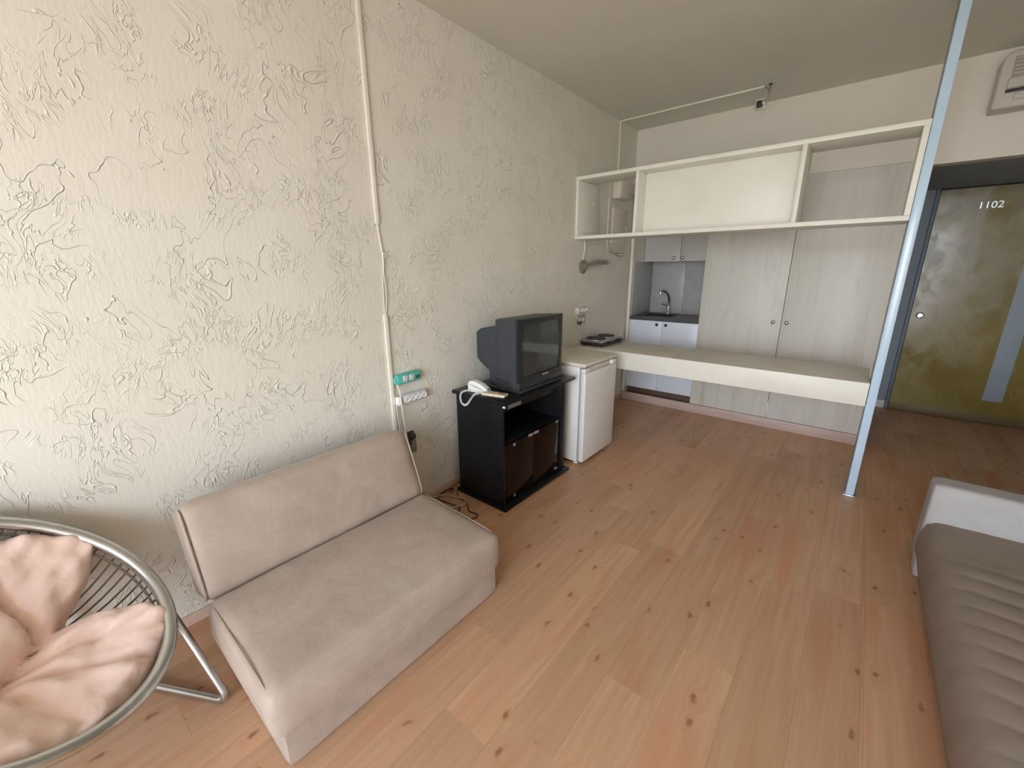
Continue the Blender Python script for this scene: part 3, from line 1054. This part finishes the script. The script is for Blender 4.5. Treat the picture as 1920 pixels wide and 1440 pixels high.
# ------------------------------------------------------------------ hot plate on the counter
hp_ = thing('hot_plate', 'chrome two-ring electric hot plate on the counter by the wall', 'hot plate', (0.14, 3.8, 0.812))
box('base_pan', (0.022, 0.258, 3.575, 4.025, 0.822, 0.846), 'black_plastic', hp_, 0.004)
for x, y in ((0.04, 3.6), (0.24, 3.6), (0.04, 4.0), (0.24, 4.0)):
    lathe('foot', [(0.012, 0), (0.012, 0.0105), (0, 0.0105)], (x, y, 0.812), 'black_plastic', hp_, seg=10)
box('top_plate', (0.020, 0.255, 3.572, 4.020, 0.8465, 0.868), 'steel', hp_, 0.009, 3)
for y, r in ((3.680, 0.098), (3.898, 0.082)):
    lathe('burner_ring', [(r + 0.012, 0), (r + 0.010, 0.006), (r + 0.001, 0.008), (r + 0.001, 0.002)], (0.130, y, 0.868), 'steel', hp_, seg=32)
    lathe('burner', [(r, 0), (r, 0.014), (r - 0.006, 0.017), (0.02, 0.016), (0, 0.015)], (0.130, y, 0.868), 'hob_plate', hp_, seg=32)
for y in (3.70, 3.93):
    lathe('knob', [(0.017, 0), (0.016, 0.016), (0.012, 0.020), (0, 0.020)], (0.2575, y, 0.845), 'black_plastic', hp_, 'X', 14)
box('end_cap', (0.07, 0.24, 4.0255, 4.045, 0.824, 0.862), 'black_plastic', hp_, 0.004)

# ------------------------------------------------------------------ sofa
so = thing('sofa', 'low armless greige suede sofa bed against the plaster wall', 'sofa', (0.62, 0.74, 0))


def seatfn(pnt, u):
    q = pnt.copy()
    if u[2] > 0.3:
        q.z += 0.022 * (1 - u[0] ** 2) * (1 - u[1] ** 4)
    q.z -= 0.016 * (u[0] + 1) / 2 * (1 if u[2] > 0 else 0.0)       # falls towards the front edge
    q.x += 0.020 * (1 - u[2] ** 2) * (1 - u[1] ** 4) * (1 if u[0] > 0.5 else 0)
    q.y += math.copysign(0.014, u[1]) * (1 - u[2] ** 2) * (abs(u[1]) ** 6)
    wv = mnoise.noise(Vector((q.x * 5, q.y * 4, q.z * 5))) * 0.006
    q.z += wv if u[2] > 0 else 0
    return q


seat = shell(0.405, 0.972, 0.244, 1.256, 0.160, 0.362, 0.030, seatfn, 'seat', 'suede_greige', so, 22)
base_s = shell(0.30, 0.945, 0.266, 1.260, 0.0, 0.166, 0.018, lambda q, u: q, 'base', 'suede_greige', so, 10)


def backfn(pnt, u):
    q = pnt.copy()
    q.x += 0.016 * (1 - u[2] ** 2) * (1 - u[1] ** 4) * (1 if u[0] > 0.5 else 0)
    q.x += 0.03 * (-u[2]) * (1 if u[0] < 0 else 0) * 0
    q.z += mnoise.noise(Vector((q.x * 5, q.y * 3, q.z * 5))) * 0.006
    return q


me = puffy_me((0.085, 0.510, 0.195), 0.045, 20, backfn, 'backrest')
BM = Matrix.Translation((0.282, 0.745, 0.505)) @ Matrix.Rotation(math.radians(-21), 4, 'Y')
me.transform(BM)
back = obj('backrest', me, 'suede_greige', so)
# piping at both ends and along the front
for y in (0.250, 1.250):
    pts = [(0.432, y, 0.20), (0.437, y, 0.330), (0.47, y, 0.352), (0.62, y, 0.351), (0.80, y, 0.347), (0.92, y, 0.338), (0.962, y, 0.30), (0.964, y, 0.20)]
    tube('piping', spline(pts, 6), 0.0032, 'suede_piping', seat, 6)
tube('piping', spline([(0.957, 0.27, 0.172), (0.970, 0.45, 0.172), (0.974, 0.75, 0.172), (0.970, 1.05, 0.172), (0.957, 1.23, 0.172)], 6), 0.005, 'suede_piping', seat, 6)
for y in (0.243, 1.247):
    pts = [BM @ Vector((lx, y - 0.745, lz)) for lx, lz in ((0.06, -0.180), (0.076, -0.145), (0.078, 0), (0.076, 0.145), (0.055, 0.176))]
    tube('piping', spline(pts, 6), 0.0045, 'suede_piping', back, 6)
box('rear_leg', (0.16, 0.20, 0.30, 0.34, 0.0, 0.36), 'suede_piping', so, 0.004)
box('rear_leg', (0.16, 0.20, 1.14, 1.18, 0.0, 0.36), 'suede_piping', so, 0.004)
box('rear_rail', (0.16, 0.40, 0.30, 1.18, 0.24, 0.290), 'suede_piping', so, 0.004)

# ------------------------------------------------------------------ wire basket chair and cushion
az, tl = math.radians(45), math.radians(38)
CN = Vector((math.sin(tl) * math.cos(az), math.sin(tl) * math.sin(az), math.cos(tl)))
CE1 = Vector((-math.sin(az), math.cos(az), 0))
CE2 = CN.cross(CE1)
CC = Vector((0.416, -0.207, 0.603))
CA, CB = 0.354, 0.418


def cw(u, v, h):
    return CC + CE1 * u + CE2 * v + CN * h


ch = thing('basket_chair', 'chrome wire basket chair with a thick tubular rim', 'chair', (0.40, -0.2, 0))
rim = [cw(CA * math.cos(2 * math.pi * k / 72), CB * math.sin(2 * math.pi * k / 72), 0) for k in range(72)]
tube('rim', rim, 0.0205, 'chair_tube', ch, 12, True)
rim2 = [cw((CA - 0.016) * math.cos(2 * math.pi * k / 72), (CB - 0.016) * math.sin(2 * math.pi * k / 72), -0.034) for k in range(72)]
tube('lower_ring', rim2, 0.004, 'chair_wire', ch, 6, True)


def bowl(s):
    """height of the basket at relative radius s"""
    return -0.25 * (1 - s ** 5) ** 0.7


NW = 80
for k in range(NW):
    a = 2 * math.pi * (k + 0.5) / NW
    pts = []
    for s in (1.0, 0.985, 0.95, 0.89, 0.80, 0.68, 0.54, 0.38, 0.22):
        pts.append(cw((CA - 0.006) * s * math.cos(a), (CB - 0.006) * s * math.sin(a), bowl(s)))
    tube('wire', pts, 0.0036, 'chair_wire', ch, 5)
tube('bottom_ring', [cw(CA * 0.22 * math.cos(2 * math.pi * k / 24), CB * 0.22 * math.sin(2 * math.pi * k / 24), bowl(0.22)) for k in range(24)], 0.005, 'chair_wire', ch, 6, True)
# side frames: rim - floor runner - rim
FW = Vector((math.cos(az), math.sin(az), 0))
G0 = Vector((CC.x, CC.y, 0))
for sgn in (1, -1):
    def gp(f, e_, z):
        return G0 + FW * f + CE1 * (e_ * sgn) + Vector((0, 0, z))
    a1, a2 = math.radians(-33), math.radians(48)
    pA = cw((CA + 0.012) * math.cos(a1) * sgn, (CB + 0.012) * math.sin(a1), -0.03)
    pB = cw((CA + 0.012) * math.cos(a2) * sgn, (CB + 0.012) * math.sin(a2), -0.03)
    pts = fillet([pA, gp(0.395, 0.205, 0.0135), gp(-0.16, 0.36, 0.0135), pB], 0.055, 6)
    tube('side_frame', pts, 0.0125, 'chair_tube', ch, 10)

# cushion (polar sheet laid in the basket, notched where seat and back fold)
cu = bpy.data.objects.new('cushion', bpy.data.meshes.new('cushion'))
bm = bmesh.new()
NT_, NR = 160, 30


def ang(d):
    return (d + 180) % 360 - 180


def crad(th):
    d = math.degrees(th)
    r0 = 0.388 if -145 < ang(d) < -35 else 0.362
    r = r0
    for c0 in (-20, 200):
        dd_ = abs(ang(d - c0))
        wd = 27
        if dd_ < wd:
            s = dd_ / wd
            r = min(r, 0.165 + (r0 - 0.165) * s ** 0.8)
    return r


_raw = [crad(2 * math.pi * i / 360) for i in range(360)]


def crs(th):
    i0 = int(round(math.degrees(th))) % 360
    wts = [(k, math.exp(-(k / 8.0) ** 2)) for k in range(-20, 21)]
    return sum(_raw[(i0 + k) % 360] * w_ for k, w_ in wts) / sum(w_ for k, w_ in wts)


crease = [((-0.26, -0.085), (0.26, -0.075), 0.075, 0.030), ((0.12, -0.05), (0.20, 0.33), 0.05, 0.022), ((-0.12, -0.05), (-0.20, 0.33), 0.05, 0.022), ((0.02, -0.08), (0.20, -0.24), 0.038, 0.022),
          ((0.0, -0.11), (0.10, -0.36), 0.030, 0.018), ((-0.02, -0.09), (-0.12, -0.34), 0.034, 0.02), ((-0.03, -0.08), (-0.26, -0.22), 0.036, 0.02), ((0.0, -0.03), (0.01, 0.34), 0.045, 0.020), ((0.13, -0.20), (0.27, -0.18), 0.02, 0.014)]


def cheight(u, v, s):
    z = -0.225 * (1 - min(1, math.hypot(u / CA, v / CB)) ** 2.3) - 0.045
    puff = 0.135 * (max(0.0, 1 - s ** 6)) ** 0.6
    for (p0, p1, dep, sg) in crease:
        ax, ay = p0
        bx, by = p1
        dx, dy = bx - ax, by - ay
        tt = max(0, min(1, ((u - ax) * dx + (v - ay) * dy) / (dx * dx + dy * dy)))
        dist = math.hypot(u - ax - dx * tt, v - ay - dy * tt)
        puff -= 1.35 * dep * (1 - 0.45 * tt) * math.exp(-(dist / sg) ** 1.4) * min(1, puff / 0.08)
    nv = Vector((u * 9, v * 9, 1.3))
    puff += (mnoise.noise(nv) * 0.03 + mnoise.noise(nv * 2.3) * 0.020) * min(1, puff / 0.05)
    # gathers round the rim
    th = math.atan2(v, u)
    puff += 0.006 * math.sin(th * 34 + 3 * mnoise.noise(Vector((u * 4, v * 4, 0)))) * max(0, (s - 0.6) / 0.4) ** 1.5 * (1 - s ** 8)
    return z + 0.012, z + 0.012 + max(0.0, puff)


top, bot = [], []
for i in range(NT_):
    th = 2 * math.pi * i / NT_
    R_ = crs(th)
    rt_, rb = [], []
    for j in range(1, NR + 1):
        s = 1 - (1 - j / NR) ** 1.5
        u = R_ * s * math.cos(th)
        v = R_ * s * math.sin(th) - 0.012
        lo, hi = cheight(u, v, s)
        rt_.append(bm.verts.new(cw(u, v, hi)))
        if j < NR and j % 3 == 0:
            rb.append(bm.verts.new(cw(u, v, lo + 0.004)))
    top.append(rt_)
    bot.append(rb)
lo, hi = cheight(0, -0.012, 0)
tc_ = bm.verts.new(cw(0, -0.012, hi))
bc_ = bm.verts.new(cw(0, -0.012, lo + 0.004))
for i in range(NT_):
    k = (i + 1) % NT_
    bm.faces.new((tc_, top[i][0], top[k][0]))
    bm.faces.new((bc_, bot[k][0], bot[i][0]))
    for j in range(NR - 1):
        bm.faces.new((top[i][j], top[i][j + 1], top[k][j + 1], top[k][j]))
    for j in range(len(bot[0]) - 1):
        bm.faces.new((bot[i][j + 1], bot[i][j], bot[k][j], bot[k][j + 1]))
    bm.faces.new((top[i][-1], bot[i][-1], bot[k][-1], top[k][-1]))
me = finish(bm, 'cushion', 70)
bpy.data.objects.remove(cu)
cs = obj('chair_cushion', me, 'pink_satin')
tag(cs, 'puffy tufted pink satin cushion lying in the wire basket chair', 'cushion')

# ------------------------------------------------------------------ daybed
bd = thing('daybed', 'low daybed with a beige quilted mattress and white end board', 'bed', (3.05, 1.7, 0))
BX0, BX1, BY0, BY1 = 2.545, 3.50, 0.55, 2.85
bm = bmesh.new()
NXB, NYB = 44, 260
prof = []          # cross section from the left floor edge over the top to the right
for k in range(NXB + 1):
    s = k / NXB
    prof.append(s)


def bsec(s, y):
    # arc-length-like parameter across the bed
    left, topw = 0.20, 0.955
    L = left + topw + left
    d = s * L
    r = 0.07
    hgt = 0.272
    if d < left:
        q = d / left
        x, z = BX0 + 0.012 * math.sin(q * math.pi) * -1 + 0.018 * (1 - q), 0.012 + (hgt - r - 0.012) * q
        nx, nz = -1, 0
        if q > 0.999:
            pass
    elif d > left + topw:
        q = (d - left - topw) / left
        x, z = BX1, hgt - r - (hgt - r - 0.012) * q
        nx, nz = 1, 0
    else:
        q = (d - left) / topw
        xx = BX0 + q * (BX1 - BX0)
        e_ = min(xx - BX0, BX1 - xx)
        x = xx
        if e_ < r:
            z = hgt - r + math.sqrt(max(0, r * r - (r - e_) ** 2))
        else:
            z = hgt
        z += 0.012 * math.sin(math.pi * q)
        nx, nz = 0, 1
    # quilting: seams across the bed, sagging in soft arcs
    yy = y + 0.05 * math.sin(2.2 * (x - BX0)) - 0.02
    ph_ = (yy % 0.112) / 0.112
    bul = abs(math.sin(math.pi * ph_)) ** 0.45 * 0.009
    fade = min(1, max(0, (x - BX0 - 0.03) / 0.12)) if nz else 0.12
    fade *= min(1, max(0, (2.56 - y) / 0.15))
    return (x + nx * bul * fade, z + nz * bul * fade)


rows = []
for j in range(NYB + 1):
    y = BY0 + (BY1 - 0.02 - BY0) * j / NYB
    rows.append([bm.verts.new((bsec(s, y)[0], y, bsec(s, y)[1])) for s in prof])
for j in range(NYB):
    for k in range(NXB):
        bm.faces.new((rows[j][k], rows[j][k + 1], rows[j + 1][k + 1], rows[j + 1][k]))
bm.faces.new(rows[0][::-1])
bm.faces.new(rows[-1])
obj('mattress', finish(bm, 'mattress', 60), 'quilt_beige', bd)
shell(2.548, 3.50, 2.832, 2.985, 0.0, 0.474, 0.028, None, 'end_board', 'bed_white', bd, 12)
for s_, (x, y) in enumerate(((2.548, 2.80),)):
    shell(2.540, 2.60, 2.70, 2.84, 0.0, 0.09, 0.016, None, 'sheet_corner', 'bed_white', bd, 6)

# ------------------------------------------------------------------ things on the plaster wall
ctk = thing('cable_trunking', 'tall cream cable trunking with loose wires up the plaster wall', 'trunking', (0, 1.379, 0.3))
box('cover', (0.0, 0.014, 1.368, 1.390, 1.79, H - 0.002), 'trunk_cream', ctk, 0.002)
box('cover', (0.0, 0.014, 1.366, 1.390, 0.10, 1.300), 'trunk_cream', ctk, 0.002)
tube('wire', spline([(0.006, 1.376, 1.80), (0.008, 1.384, 1.70), (0.010, 1.391, 1.62), (0.008, 1.386, 1.55), (0.008, 1.378, 1.42), (0.006, 1.376, 1.29)], 6), 0.0028, 'cable_white', ctk, 6)
tube('wire', spline([(0.006, 1.380, 1.80), (0.010, 1.388, 1.68), (0.014, 1.393, 1.62), (0.012, 1.390, 1.52), (0.010, 1.395, 1.40), (0.006, 1.382, 1.29)], 6), 0.0028, 'cable_white', ctk, 6)
tube('wire', spline([(0.010, 1.390, 1.64), (0.024, 1.400, 1.632), (0.018, 1.408, 1.622), (0.008, 1.402, 1.615)], 5), 0.0025, 'cable_white', ctk, 5)

# teal extension lead with British sockets
ts_ = thing('extension_socket', 'teal extension socket strip with two square outlets on the plaster wall', 'power strip', (0, 1.48, 0.9))


def rot_yz(me, c, deg):
    me.transform(Matrix.Translation(c) @ Matrix.Rotation(math.radians(deg), 4, 'X') @ Matrix.Translation(-Vector(c)))
    return me


c0 = (0.02, 1.488, 0.907)
obj('case', rot_yz(box_me((0.001, 0.040, 1.398, 1.578, 0.877, 0.938), 0.010, 3), c0, 2), 'teal_plastic', ts_)
for y in (1.458, 1.504):
    f_ = obj('outlet', rot_yz(box_me((0.0395, 0.0425, y - 0.017, y + 0.017, 0.890, 0.927), 0.002), c0, 2), 'white_plastic', ts_)
    obj('indicator', rot_yz(box_me((0.0425, 0.0435, y - 0.002, y + 0.002, 0.912, 0.923), 0), c0, 2), 'red_plastic', f_)
    for yy in (-0.009, 0.009):
        obj('pin_hole', rot_yz(box_me((0.0425, 0.0433, y + yy - 0.003, y + yy + 0.003, 0.896, 0.901), 0), c0, 2), 'black_plastic', f_)
for k in range(3):
    obj('usb_port', rot_yz(box_me((0.0395, 0.0412, 1.536 + k * 0.011, 1.543 + k * 0.011, 0.893, 0.911), 0.0005), c0, 2), 'black_plastic', ts_)
obj('end_cap', rot_yz(box_me((0.008, 0.034, 1.3915, 1.3975, 0.884, 0.925), 0.004), c0, 2), 'teal_plastic', ts_)

ws = thing('power_strip', 'light grey power strip with four round sockets below the teal strip', 'power strip', (0, 1.50, 0.77))
c0 = (0.02, 1.502, 0.775)
obj('case', rot_yz(box_me((0.001, 0.040, 1.428, 1.622, 0.745, 0.806), 0.016, 4), c0, 0.6), 'strip_grey', ws)
obj('switch_block', rot_yz(box_me((0.001, 0.042, 1.392, 1.4275, 0.745, 0.803), 0.010, 3), c0, 0.6), 'white_plastic', ws)
for k in range(4):
    y = 1.462 + k * 0.043
    f_ = obj('outlet', rot_yz(lathe_me([(0.0205, 0), (0.0205, 0.003), (0.018, 0.004), (0.0165, 0.001), (0, 0.001)], (0.0397, y, 0.775), 'X', 20), c0, 0.6), 'white_plastic', ws)
    for yy in (-0.006, 0.006):
        obj('pin_hole', rot_yz(lathe_me([(0.0022, 0), (0.0022, 0.001), (0, 0.001)], (0.0405, y + yy, 0.775), 'X', 8), c0, 0.6), 'black_plastic', f_)

sk1 = thing('wall_socket', 'dark brown wall socket with a plug behind the sofa backrest', 'socket', (0, 1.49, 0.5))
box('plate', (0.0, 0.010, 1.462, 1.512, 0.455, 0.545), 'socket_dark', sk1, 0.003)
box('plug', (0.010, 0.045, 1.475, 1.503, 0.500, 0.535), 'socket_dark', sk1, 0.006)
box('plug', (0.010, 0.040, 1.480, 1.506, 0.410, 0.490), 'lamp_grey', sk1, 0.006)
cb = tube('cord', spline([(0.030, 1.400, 0.880), (0.045, 1.405, 0.84), (0.046, 1.410, 0.79), (0.045, 1.418, 0.66), (0.045, 1.437, 0.50), (0.05, 1.464, 0.374), (0.05, 1.500, 0.22), (0.06, 1.54, 0.10), (0.10, 1.575, 0.02), (0.16, 1.60, 0.006)], 8), 0.0042, 'cable_white', ts_, sides=7)
cb['label'] = 'white cord hanging down to the floor'
cb = tube('cord', spline([(0.030, 1.391, 0.765), (0.032, 1.384, 0.74), (0.028, 1.388, 0.70), (0.022, 1.400, 0.583), (0.02, 1.42, 0.50), (0.024, 1.46, 0.46)], 8), 0.0035, 'cable_white', ws, sides=7)
cb['label'] = 'short white cord'

# small strip, socket and lamp over the hot plate
ps2 = thing('power_strip', 'small white three-way power strip above the hot plate', 'power strip', (0, 3.57, 1.15))
box('case', (0.001, 0.034, 3.500, 3.672, 1.130, 1.185), 'strip_grey', ps2, 0.010, 3)
box('switch_block', (0.001, 0.040, 3.472, 3.4995, 1.125, 1.186), 'white_plastic', ps2, 0.006, 3)
for k in range(3):
    lathe('outlet', [(0.020, 0), (0.020, 0.006), (0.015, 0.008), (0.013, 0.003), (0, 0.003)], (0.034, 3.535 + k * 0.05, 1.157), 'white_plastic', ps2, 'X', 16)
sk2 = thing('wall_socket', 'beige wall socket under the small three-way strip', 'socket', (0, 3.59, 1.06))
box('plate', (0.0, 0.010, 3.515, 3.660, 1.025, 1.103), 'socket_beige', sk2, 0.003)
for y in (3.565, 3.62):
    box('insert', (0.010, 0.014, y - 0.018, y + 0.018, 1.045, 1.083), 'trunk_cream', sk2, 0.002)
box('plug', (0.010, 0.045, 3.507, 3.540, 1.020, 1.055), 'socket_dark', sk2, 0.005)
cb = tube('cord', spline([(0.03, 3.472, 1.160), (0.035, 3.450, 1.150), (0.035, 3.445, 1.12), (0.035, 3.475, 1.08), (0.030, 3.515, 1.045)], 7), 0.004, 'cable_white', ps2, sides=7)
cb['label'] = 'short white cord looping to the socket'

wlmp = thing('wall_lamp', 'old grey swing-arm wall lamp without a shade below the shelf', 'lamp', (0, 3.58, 1.56))
lathe('wall_plate', [(0.066, 0), (0.066, 0.008), (0.058, 0.016), (0.02, 0.022), (0, 0.022)], (0.0, 3.585, 1.565), 'lamp_grey', wlmp, 'X', 24)
lathe('hub', [(0.030, 0), (0.030, 0.020), (0.022, 0.026), (0, 0.027)], (0.022, 3.585, 1.568), 'lamp_grey', wlmp, 'X', 18)
lathe('screw', [(0.009, 0), (0.008, 0.006), (0, 0.008)], (0.049, 3.60, 1.568), 'chrome', wlmp, 'X', 12)
tube('arm', [(0.040, 3.60, 1.572), (0.055, 3.66, 1.588), (0.060, 3.74, 1.600)], 0.016, 'lamp_grey', wlmp, 10)
boxes('holder', [(0.044, 0.052, 3.72, 3.985, 1.585, 1.625), (0.068, 0.076, 3.72, 3.94, 1.585, 1.625), (0.052, 0.068, 3.72, 3.90, 1.617, 1.625)], 'lamp_grey', wlmp)
cb = tube('lamp_wire', spline([(0.006, 3.600, 1.800), (0.008, 3.605, 1.74), (0.010, 3.590, 1.68), (0.008, 3.565, 1.62)], 6), 0.006, 'cable_white', sides=7)
tag(cb, 'white wire running from the shelf to the old wall lamp', 'wire')

# boxes by the kitchen corner
fb = thing('fuse_box', 'cream fuse box on the wall behind the left shelf bay', 'fuse box', (0, 4.22, 2.3))
box('case', (0.001, 0.085, 4.125, 4.365, 2.225, 2.42), 'box_white', fb, 0.004)
box('cover', (0.085, 0.090, 4.130, 4.360, 2.230, 2.415), 'box_white', fb, 0.002)
tube('conduit', [(0.008, 4.045, 2.215), (0.008, 4.045, 2.45)], 0.005, 'cable_white', fb, 6)
ap = thing('access_panel', 'flat upright cream access panel below the fuse box', 'panel', (0, 4.3, 1.96))
box('panel', (0.001, 0.016, 4.135, 4.455, 1.795, 2.14), 'box_white', ap, 0.003)
box('hinge', (0.016, 0.022, 4.435, 4.452, 1.92, 1.98), 'trunk_cream', ap, 0.001)
cv = tube('wire', [(0.006, 4.045, 2.212), (0.006, 4.046, 2.0), (0.006, 4.05, 1.872), (0.006, 4.06, 1.735)], 0.005, 'cable_white', sides=6)
tag(cv, 'thin cream wire running down beside the access panel', 'wire')
tp = thing('terminal_block', 'torn wall terminal with bare contacts below the access panel', 'terminal', (0, 4.3, 1.69))
box('body', (0.001, 0.022, 4.27, 4.41, 1.672, 1.704), 'lamp_grey', tp, 0.004)
for k in range(3):
    box('contact', (0.022, 0.028, 4.285 + k * 0.04, 4.305 + k * 0.04, 1.68, 1.697), 'trunk_cream', tp, 0.001)
tube('stub_wire', spline([(0.01, 4.27, 1.69), (0.012, 4.20, 1.70), (0.014, 4.13, 1.705), (0.012, 4.105, 1.722), (0.016, 4.12, 1.735)], 5), 0.004, 'lamp_grey', tp, 6)

# ceiling conduit
ccd = thing('ceiling_trunking', 'thin cream cable trunking from the corner wall across the ceiling', 'trunking', (0.5, 4.21, H))
box('run', (0.001, 1.228, 4.203, 4.221, H - 0.012, H - 0.0005), 'trunk_cream', ccd, 0.002)
box('run', (0.001, 0.012, 4.198, 4.218, 2.33, H - 0.0125), 'trunk_cream', ccd, 0.002)
tube('loose_wire', spline([(1.228, 4.212, H - 0.006), (1.252, 4.25, H - 0.03), (1.246, 4.33, H - 0.05), (1.21, 4.42, H - 0.04), (1.175, 4.50, H - 0.02)], 6), 0.003, 'lamp_grey', ccd, 5)
jb = thing('junction_box', 'broken open junction box hanging at the ceiling edge', 'junction box', (1.15, 4.53, H))
boxes('case', [(1.115, 1.185, 4.50, 4.585, H - 0.008, H - 0.0005), (1.115, 1.120, 4.50, 4.585, H - 0.055, H - 0.008), (1.120, 1.185, 4.578, 4.585, H - 0.055, H - 0.008)], 'trunk_cream', jb)
box('cavity', (1.121, 1.155, 4.505, 4.576, H - 0.045, H - 0.0085), 'black_plastic', jb, 0.002)
box('connector', (1.158, 1.180, 4.53, 4.56, H - 0.035, H - 0.0085), 'trunk_cream', jb, 0.003)
hk = thing('ceiling_hook', 'small dark metal hook fixed in the ceiling', 'hook', (1.265, 4.22, H))
lathe('plate', [(0.014, 0), (0.014, 0.006), (0, 0.006)], (1.272, 4.20, H - 0.0065), 'black_plastic', hk, seg=12)
tube('shank', spline([(1.272, 4.20, H - 0.006), (1.268, 4.215, H - 0.022), (1.26, 4.245, H - 0.028), (1.252, 4.275, H - 0.020), (1.25, 4.29, H - 0.010)], 5), 0.005, 'lamp_grey', hk, 6)

# ------------------------------------------------------------------ air conditioner
ac = thing('air_conditioner', 'aged cream split air conditioner high over the passage opening', 'air conditioner', (3.0, 4.56, 2.54))
AX0, AX1, AZ0, AZ1 = 2.552, 3.40, 2.545, 2.875
prof = [(AX0, AZ0), (AX1, AZ0), (AX1, AZ1 - 0.06)] + [(AX1 - 0.06 + 0.06 * math.cos(a), AZ1 - 0.06 + 0.06 * math.sin(a)) for a in (0.4, 0.8, 1.2, 1.57)] + [(AX0 + 0.06 - 0.06 * math.sin(a), AZ1 - 0.06 + 0.06 * math.cos(a)) for a in (0, 0.4, 0.8, 1.2, 1.57)]
obj('casing', prism_me(prof, 'Y', 4.46, D - 0.001, 0.012, 3, 'casing'), 'ac_plastic', ac)
box('front_panel', (AX0 + 0.055, AX1 - 0.055, 4.452, 4.4605, 2.722, 2.835), 'ac_grille', ac, 0.002)
for k in range(5):
    box('grille_slat', (AX0 + 0.06, AX1 - 0.06, 4.447, 4.4515, 2.735 + k * 0.021, 2.742 + k * 0.021), 'ac_plastic', ac, 0.001)
box('lip', (AX0 + 0.045, AX1 - 0.045, 4.444, 4.4605, 2.655, 2.715), 'ac_plastic', ac, 0.006, 3)
box('air_slot', (AX0 + 0.045, AX1 - 0.045, 4.455, 4.4605, 2.632, 2.652), 'black_plastic', ac, 0.002)
box('louvre', (AX0 + 0.09, AX1 - 0.09, 4.446, 4.4605, 2.585, 2.628), 'ac_plastic', ac, 0.004)

# ------------------------------------------------------------------ cords on the floor beside the stand
cd1 = tube('floor_cord', spline([(0.074, 1.775, 0.03), (0.06, 1.76, 0.008), (0.03, 1.80, 0.006), (0.025, 1.70, 0.006), (0.06, 1.64, 0.006), (0.16, 1.645, 0.006), (0.25, 1.655, 0.006), (0.29, 1.61, 0.006), (0.27, 1.56, 0.006), (0.22, 1.54, 0.006)], 8), 0.0042, 'cable_brown', sides=6)
tag(cd1, 'thin brown cord curling on the floor behind the black stand', 'cord')
cd2 = tube('floor_cord', spline([(0.10, 1.772, 0.025), (0.16, 1.74, 0.006), (0.22, 1.735, 0.006), (0.255, 1.72, 0.012), (0.29, 1.70, 0.006), (0.34, 1.665, 0.006), (0.40, 1.675, 0.006), (0.425, 1.645, 0.006), (0.41, 1.61, 0.006), (0.36, 1.56, 0.006)], 8), 0.004, 'cable_brown', sides=6)
tag(cd2, 'dark brown cord end stretching out past the sofa corner', 'cord')
cd3 = tube('floor_cord', spline([(0.02, 1.62, 0.014), (0.07, 1.70, 0.012), (0.14, 1.725, 0.012), (0.22, 1.735, 0.016), (0.26, 1.705, 0.014), (0.25, 1.655, 0.016), (0.20, 1.60, 0.006), (0.16, 1.57, 0.006)], 8), 0.0048, 'cable_pink', sides=6)
tag(cd3, 'pale pinkish cord tangled among the brown cords on the floor', 'cord')
